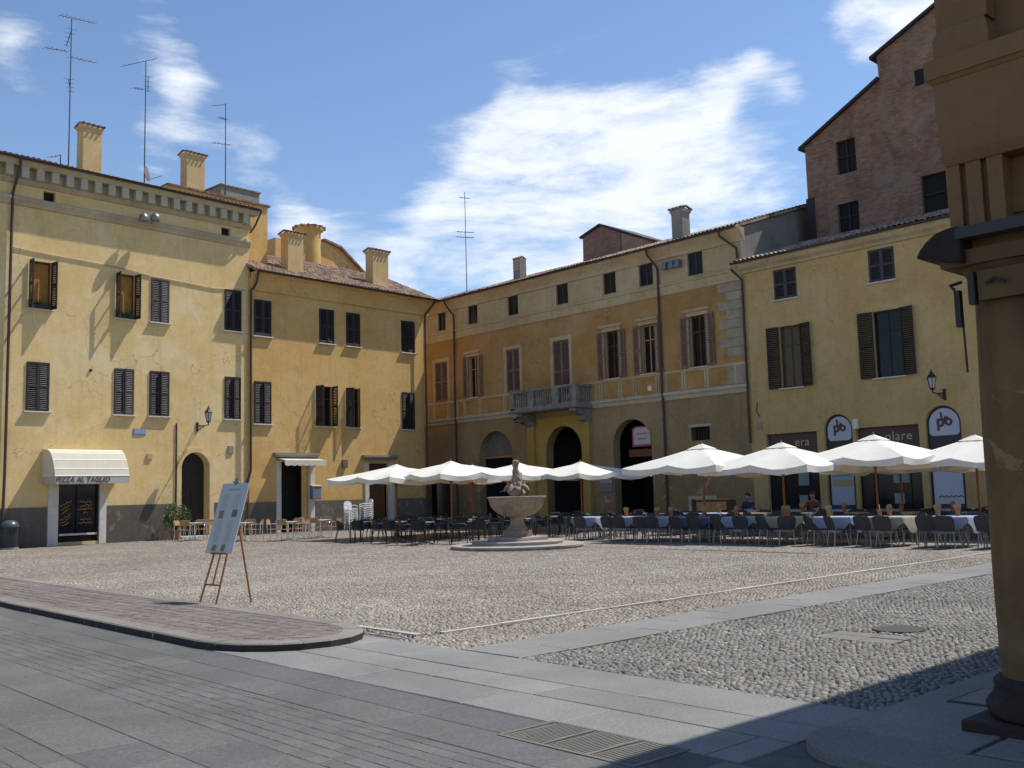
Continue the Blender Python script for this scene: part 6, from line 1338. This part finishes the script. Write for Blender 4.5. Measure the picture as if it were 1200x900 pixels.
for k in range(4): dup(wp, FL.world(x_ - .1, -1.0, .14 * k - .02), FL.a + R(172), f'white plastic chair, {ORD[k]} from the bottom of the left stack by the doorway', 'white plastic chairs')
wp.location.z = .56
for k in range(7): dup(wp, FL.world(x_ + .85, -1.0, .105 * k), FL.a + R(80), f'white plastic chair, {ORD[k]} from the bottom of the right stack by the doorway', 'white plastic chairs')

# ================================================================== BIN, PLANT, MENU STAND, PEOPLE
bu = FL.hit(11, 625, -.6)[0]; t = fthing('litter_bin', 'dark domed litter bin against the cream wall at the far left', 'litter bin', FL, bu, -.6, 0)
MB().lathe([(.30, .06), (.33, .10), (.33, .80), (.31, .82)], 24).build('drum', simple('bin_black', (.03, .035, .045), .4), t, smooth=True); MB().lathe([(.35, .821), (.35, .88), (.31, .98), (.20, 1.07), (.02, 1.10)], 24).build('dome', simple('bin_dome', (.06, .07, .085), .3), t, smooth=True); MB().lathe([(.34, 0), (.34, .06)], 24).build('base', M_conc, t)
g = MB(); g.box(-.13, .13, -.345, -.30, .62, .76); g.build('slot', M_dark, t)
pu = FL.hit(206, 605, -.7)[0]; t = fthing('potted_bush', 'leafy green bush in a terracotta pot left of the arched doorway', 'potted plant', FL, pu, -.7, 0)
MB().lathe([(.17, 0), (.24, .34), (.26, .35), (.26, .40), (.22, .40), (.20, .36)], 20).build('pot', M_terra, t, smooth=True)
g = MB(); rb = random.Random(9)
for _ in range(1500):
    a = rb.uniform(0, 2 * math.pi); b = math.acos(rb.uniform(-1, 1)); r = rb.uniform(.35, 1) ** .5 * (1 + .18 * math.sin(3 * a + 2 * b)); p = Vector((.62 * r * math.sin(b) * math.cos(a), .42 * r * math.sin(b) * math.sin(a), .98 + .52 * r * math.cos(b)))
    q = Vector([rb.gauss(0, 1) for _ in range(3)]).normalized() * rb.uniform(.05, .10); s = q.cross(Vector([rb.gauss(0, 1) for _ in range(3)])).normalized() * rb.uniform(.02, .04); g.add([p, p + q * .5 + s, p + q, p + q * .5 - s], [(0, 1, 2, 3)])
g.build('foliage', M_leaf, t); g = MB()
for k in range(7): a = k; g.tube([(0, 0, .36), (.15 * math.cos(a), .1 * math.sin(a), .7), (.4 * math.cos(a), .28 * math.sin(a), 1.05)], [.02, .012, .006], 5)
g.build('stems', M_wood, t)
x_, z_ = FR.hit(706, 563, -.3); t = fthing('menu_poster', 'pale double menu sheet on the palazzo wall right of the yellow portal', 'poster', FR, x_, -.02, 0)
MB().box(-.42, .42, -.03, 0, 1.55, 2.35).build('sheet', simple('grey_sheet', (.20, .19, .20), .5), t); MB().box(-.38, .38, -.04, -.031, 1.98, 2.3).build('heading', simple('pale_sheet', (.36, .36, .37), .5), t)
x_, z_ = FR.hit(747.5, 511, -.2); t = fthing('hanging_sign', 'pale red-bordered sign hanging in the right palazzo arch', 'sign', FR, x_, 0, z_)
g = MB(); g.vprism([(-.62, -.5), (.62, -.5), (.62, .4), (.4, .5), (-.4, .5), (-.62, .4)], .10, .18); g.build('panel', simple('red_border', (.30, .06, .06), .5), t); g = MB(); g.vprism([(-.52, -.40), (.52, -.40), (.52, .33), (.35, .42), (-.35, .42), (-.52, .33)], .085, .099); o = g.build('face', simple('pink_white', (.55, .47, .48), .5), t)
g = MB()
for q, w_ in enumerate((.7, .5)): n = 9; g.tube([(-w_ / 2 + w_ * k / n, .078, .12 - q * .24 + (.05 if k % 2 else -.04)) for k in range(n + 1)], .014, 4)
g.build('faded_script', M_maroon, o); MB().box(-.85, .85, .10, .20, -.98, -.62).build('red_board', simple('red_board', (.16, .035, .02), .5), t); MB().tube([(-.7, .14, .0), (.7, .14, .0)], .02, 5).build('hanger', M_iron, t)
# string of small lit bulbs by the right arch
def emis(name, c, s): m, nt, b = base_mat(name); b.inputs['Emission Color'].default_value = c4(c); b.inputs['Emission Strength'].default_value = s; return m
M_bulb = emis('warm_bulb', (1, .55, .18), 3.)
x_, z_ = FR.hit(757, 553, .5); t = fthing('bulb_chandelier', 'cluster of small lit bulbs inside the right palazzo arch', 'chandelier', FR, x_, .6, z_)
for i in range(3):
    for j in range(2): MB().lathe([(.012, -.04), (.035, -.01), (.035, .02), (.012, .05)], 8, ((i - 1) * .22, .0)).build('bulb', M_bulb, t).location.z = (j * -.17)
g = MB(); g.tube([(-.24, 0, .06), (.24, 0, .06)], .012, 5); g.tube([(0, 0, .06), (0, 0, .5)], .01, 5); g.build('frame', M_iron, t)
def person(label, u, v, rz, shirt, seedp=0, lean=.12):
    t = fthing('person', label, 'person', G, u, v, -.05, rz=R(rz)); verts = []; edges = []; rad = []
    def J(x, y, z, r, par=None):
        verts.append((x, y, z)); rad.append(r); i = len(verts) - 1
        if par is not None: edges.append((par, i))
        return i
    pel = J(0, 0, .56, .14); w = J(0, .0, .72, .13, pel); ch = J(0, lean * .4, .92, .145, w); sh = J(0, lean * .6, 1.06, .11, ch); nk = J(0, lean * .8, 1.14, .05, sh); h0 = J(0, lean, 1.22, .078, nk); h1 = J(0, lean + .01, 1.31, .092, h0); J(0, lean, 1.39, .062, h1)
    J(0, lean + .105, 1.285, .018, h1)
    for s in (-1, 1):
        J(s * .09, lean, 1.30, .012, h1)
        a = J(s * .18, lean * .6, 1.04, .058, sh); e = J(s * .25, lean + .06, .82, .045, a); wr = J(s * .14, lean + .32, .80, .028, e); pm = J(s * .12, lean + .39, .79, .026, wr)
        for f in range(4): k = J(s * (.095 + .018 * f), lean + .44 + .006 * (f in (1, 2)), .788, .009, pm); J(s * (.09 + .018 * f), lean + .475, .775, .008, k)
        J(s * .08, lean + .40, .79, .009, pm)
        hp_ = J(s * .10, .02, .54, .095, pel); kn = J(s * .13, .44, .52, .062, hp_); an = J(s * .13, .46, .10, .038, kn); J(s * .14, .60, .04, .035, an)
    me = bpy.data.meshes.new('body'); me.from_pydata(verts, edges, []); o = bpy.data.objects.new('body', me); col.objects.link(o); o.parent = t
    sk = o.modifiers.new('skin', 'SKIN'); sk.use_smooth_shade = True; o.modifiers.new('sub', 'SUBSURF').levels = 1
    ly = me.skin_vertices[0] if me.skin_vertices else None
    if ly is None:
        bm_ = bmesh.new(); bm_.from_mesh(me); bm_.verts.layers.skin.verify(); bm_.to_mesh(me); bm_.free(); ly = me.skin_vertices[0]
    for i, r in enumerate(rad): ly.data[i].radius = (r, r); ly.data[i].use_root = (i == 0)
    me.materials.append(M_skin)
    g = MB(); g.lathe([(.165, .52), (.16, .66), (.155, .78), (.185, .92), (.20, 1.02), (.16, 1.09), (.075, 1.13)], 20, (0, lean * .45)); g.build('shirt', shirt, t, smooth=True)
    for s in (-1, 1): MB().tube([(s * .17, lean * .6, 1.06), (s * .20, lean * .7, 1.0), (s * .255, lean + .06, .83)], [.07, .072, .062], 10).build('sleeve', shirt, t, smooth=True); MB().tube([(s * .10, 0, .55), (s * .13, .44, .53), (s * .13, .47, .35), (s * .13, .46, .12)], [.11, .08, .065, .055], 10).build('trouser_leg', M_shirt, t, smooth=True)
    MB().lathe([(.10, 1.30), (.104, 1.36), (.085, 1.42), (.03, 1.445)], 16, (0, lean - .018)).build('hair', M_hair, t, smooth=True)
    g = MB()
    for s in (-1, 1): g.lathe([(.002, 1.302), (.011, 1.312), (.002, 1.322)], 8, (s * .035, lean + .098))
    g.tube([(-.025, lean + .098, 1.252), (.025, lean + .098, 1.252)], .006, 5); g.build('face_features', M_hair, t); return t
vec = pixdir(878, 590); tt = 32.3 / float(vec @ G.p); person('person in dark shirt seated at rear table, facing the square, right terrace', float(vec @ G.d) * tt, 32.35, 176, M_shirt)
vec = pixdir(952, 588); tt = 32.3 / float(vec @ G.p); person('person in rust shirt seated at rear table before the left bank window', float(vec @ G.d) * tt, 32.4, 190, M_shirt2)
for o in bpy.data.objects:
    if o.type == 'EMPTY' and 'label' in o and o['label'] == '': print('NO LABEL', o.name)
print('objects', len(bpy.data.objects))
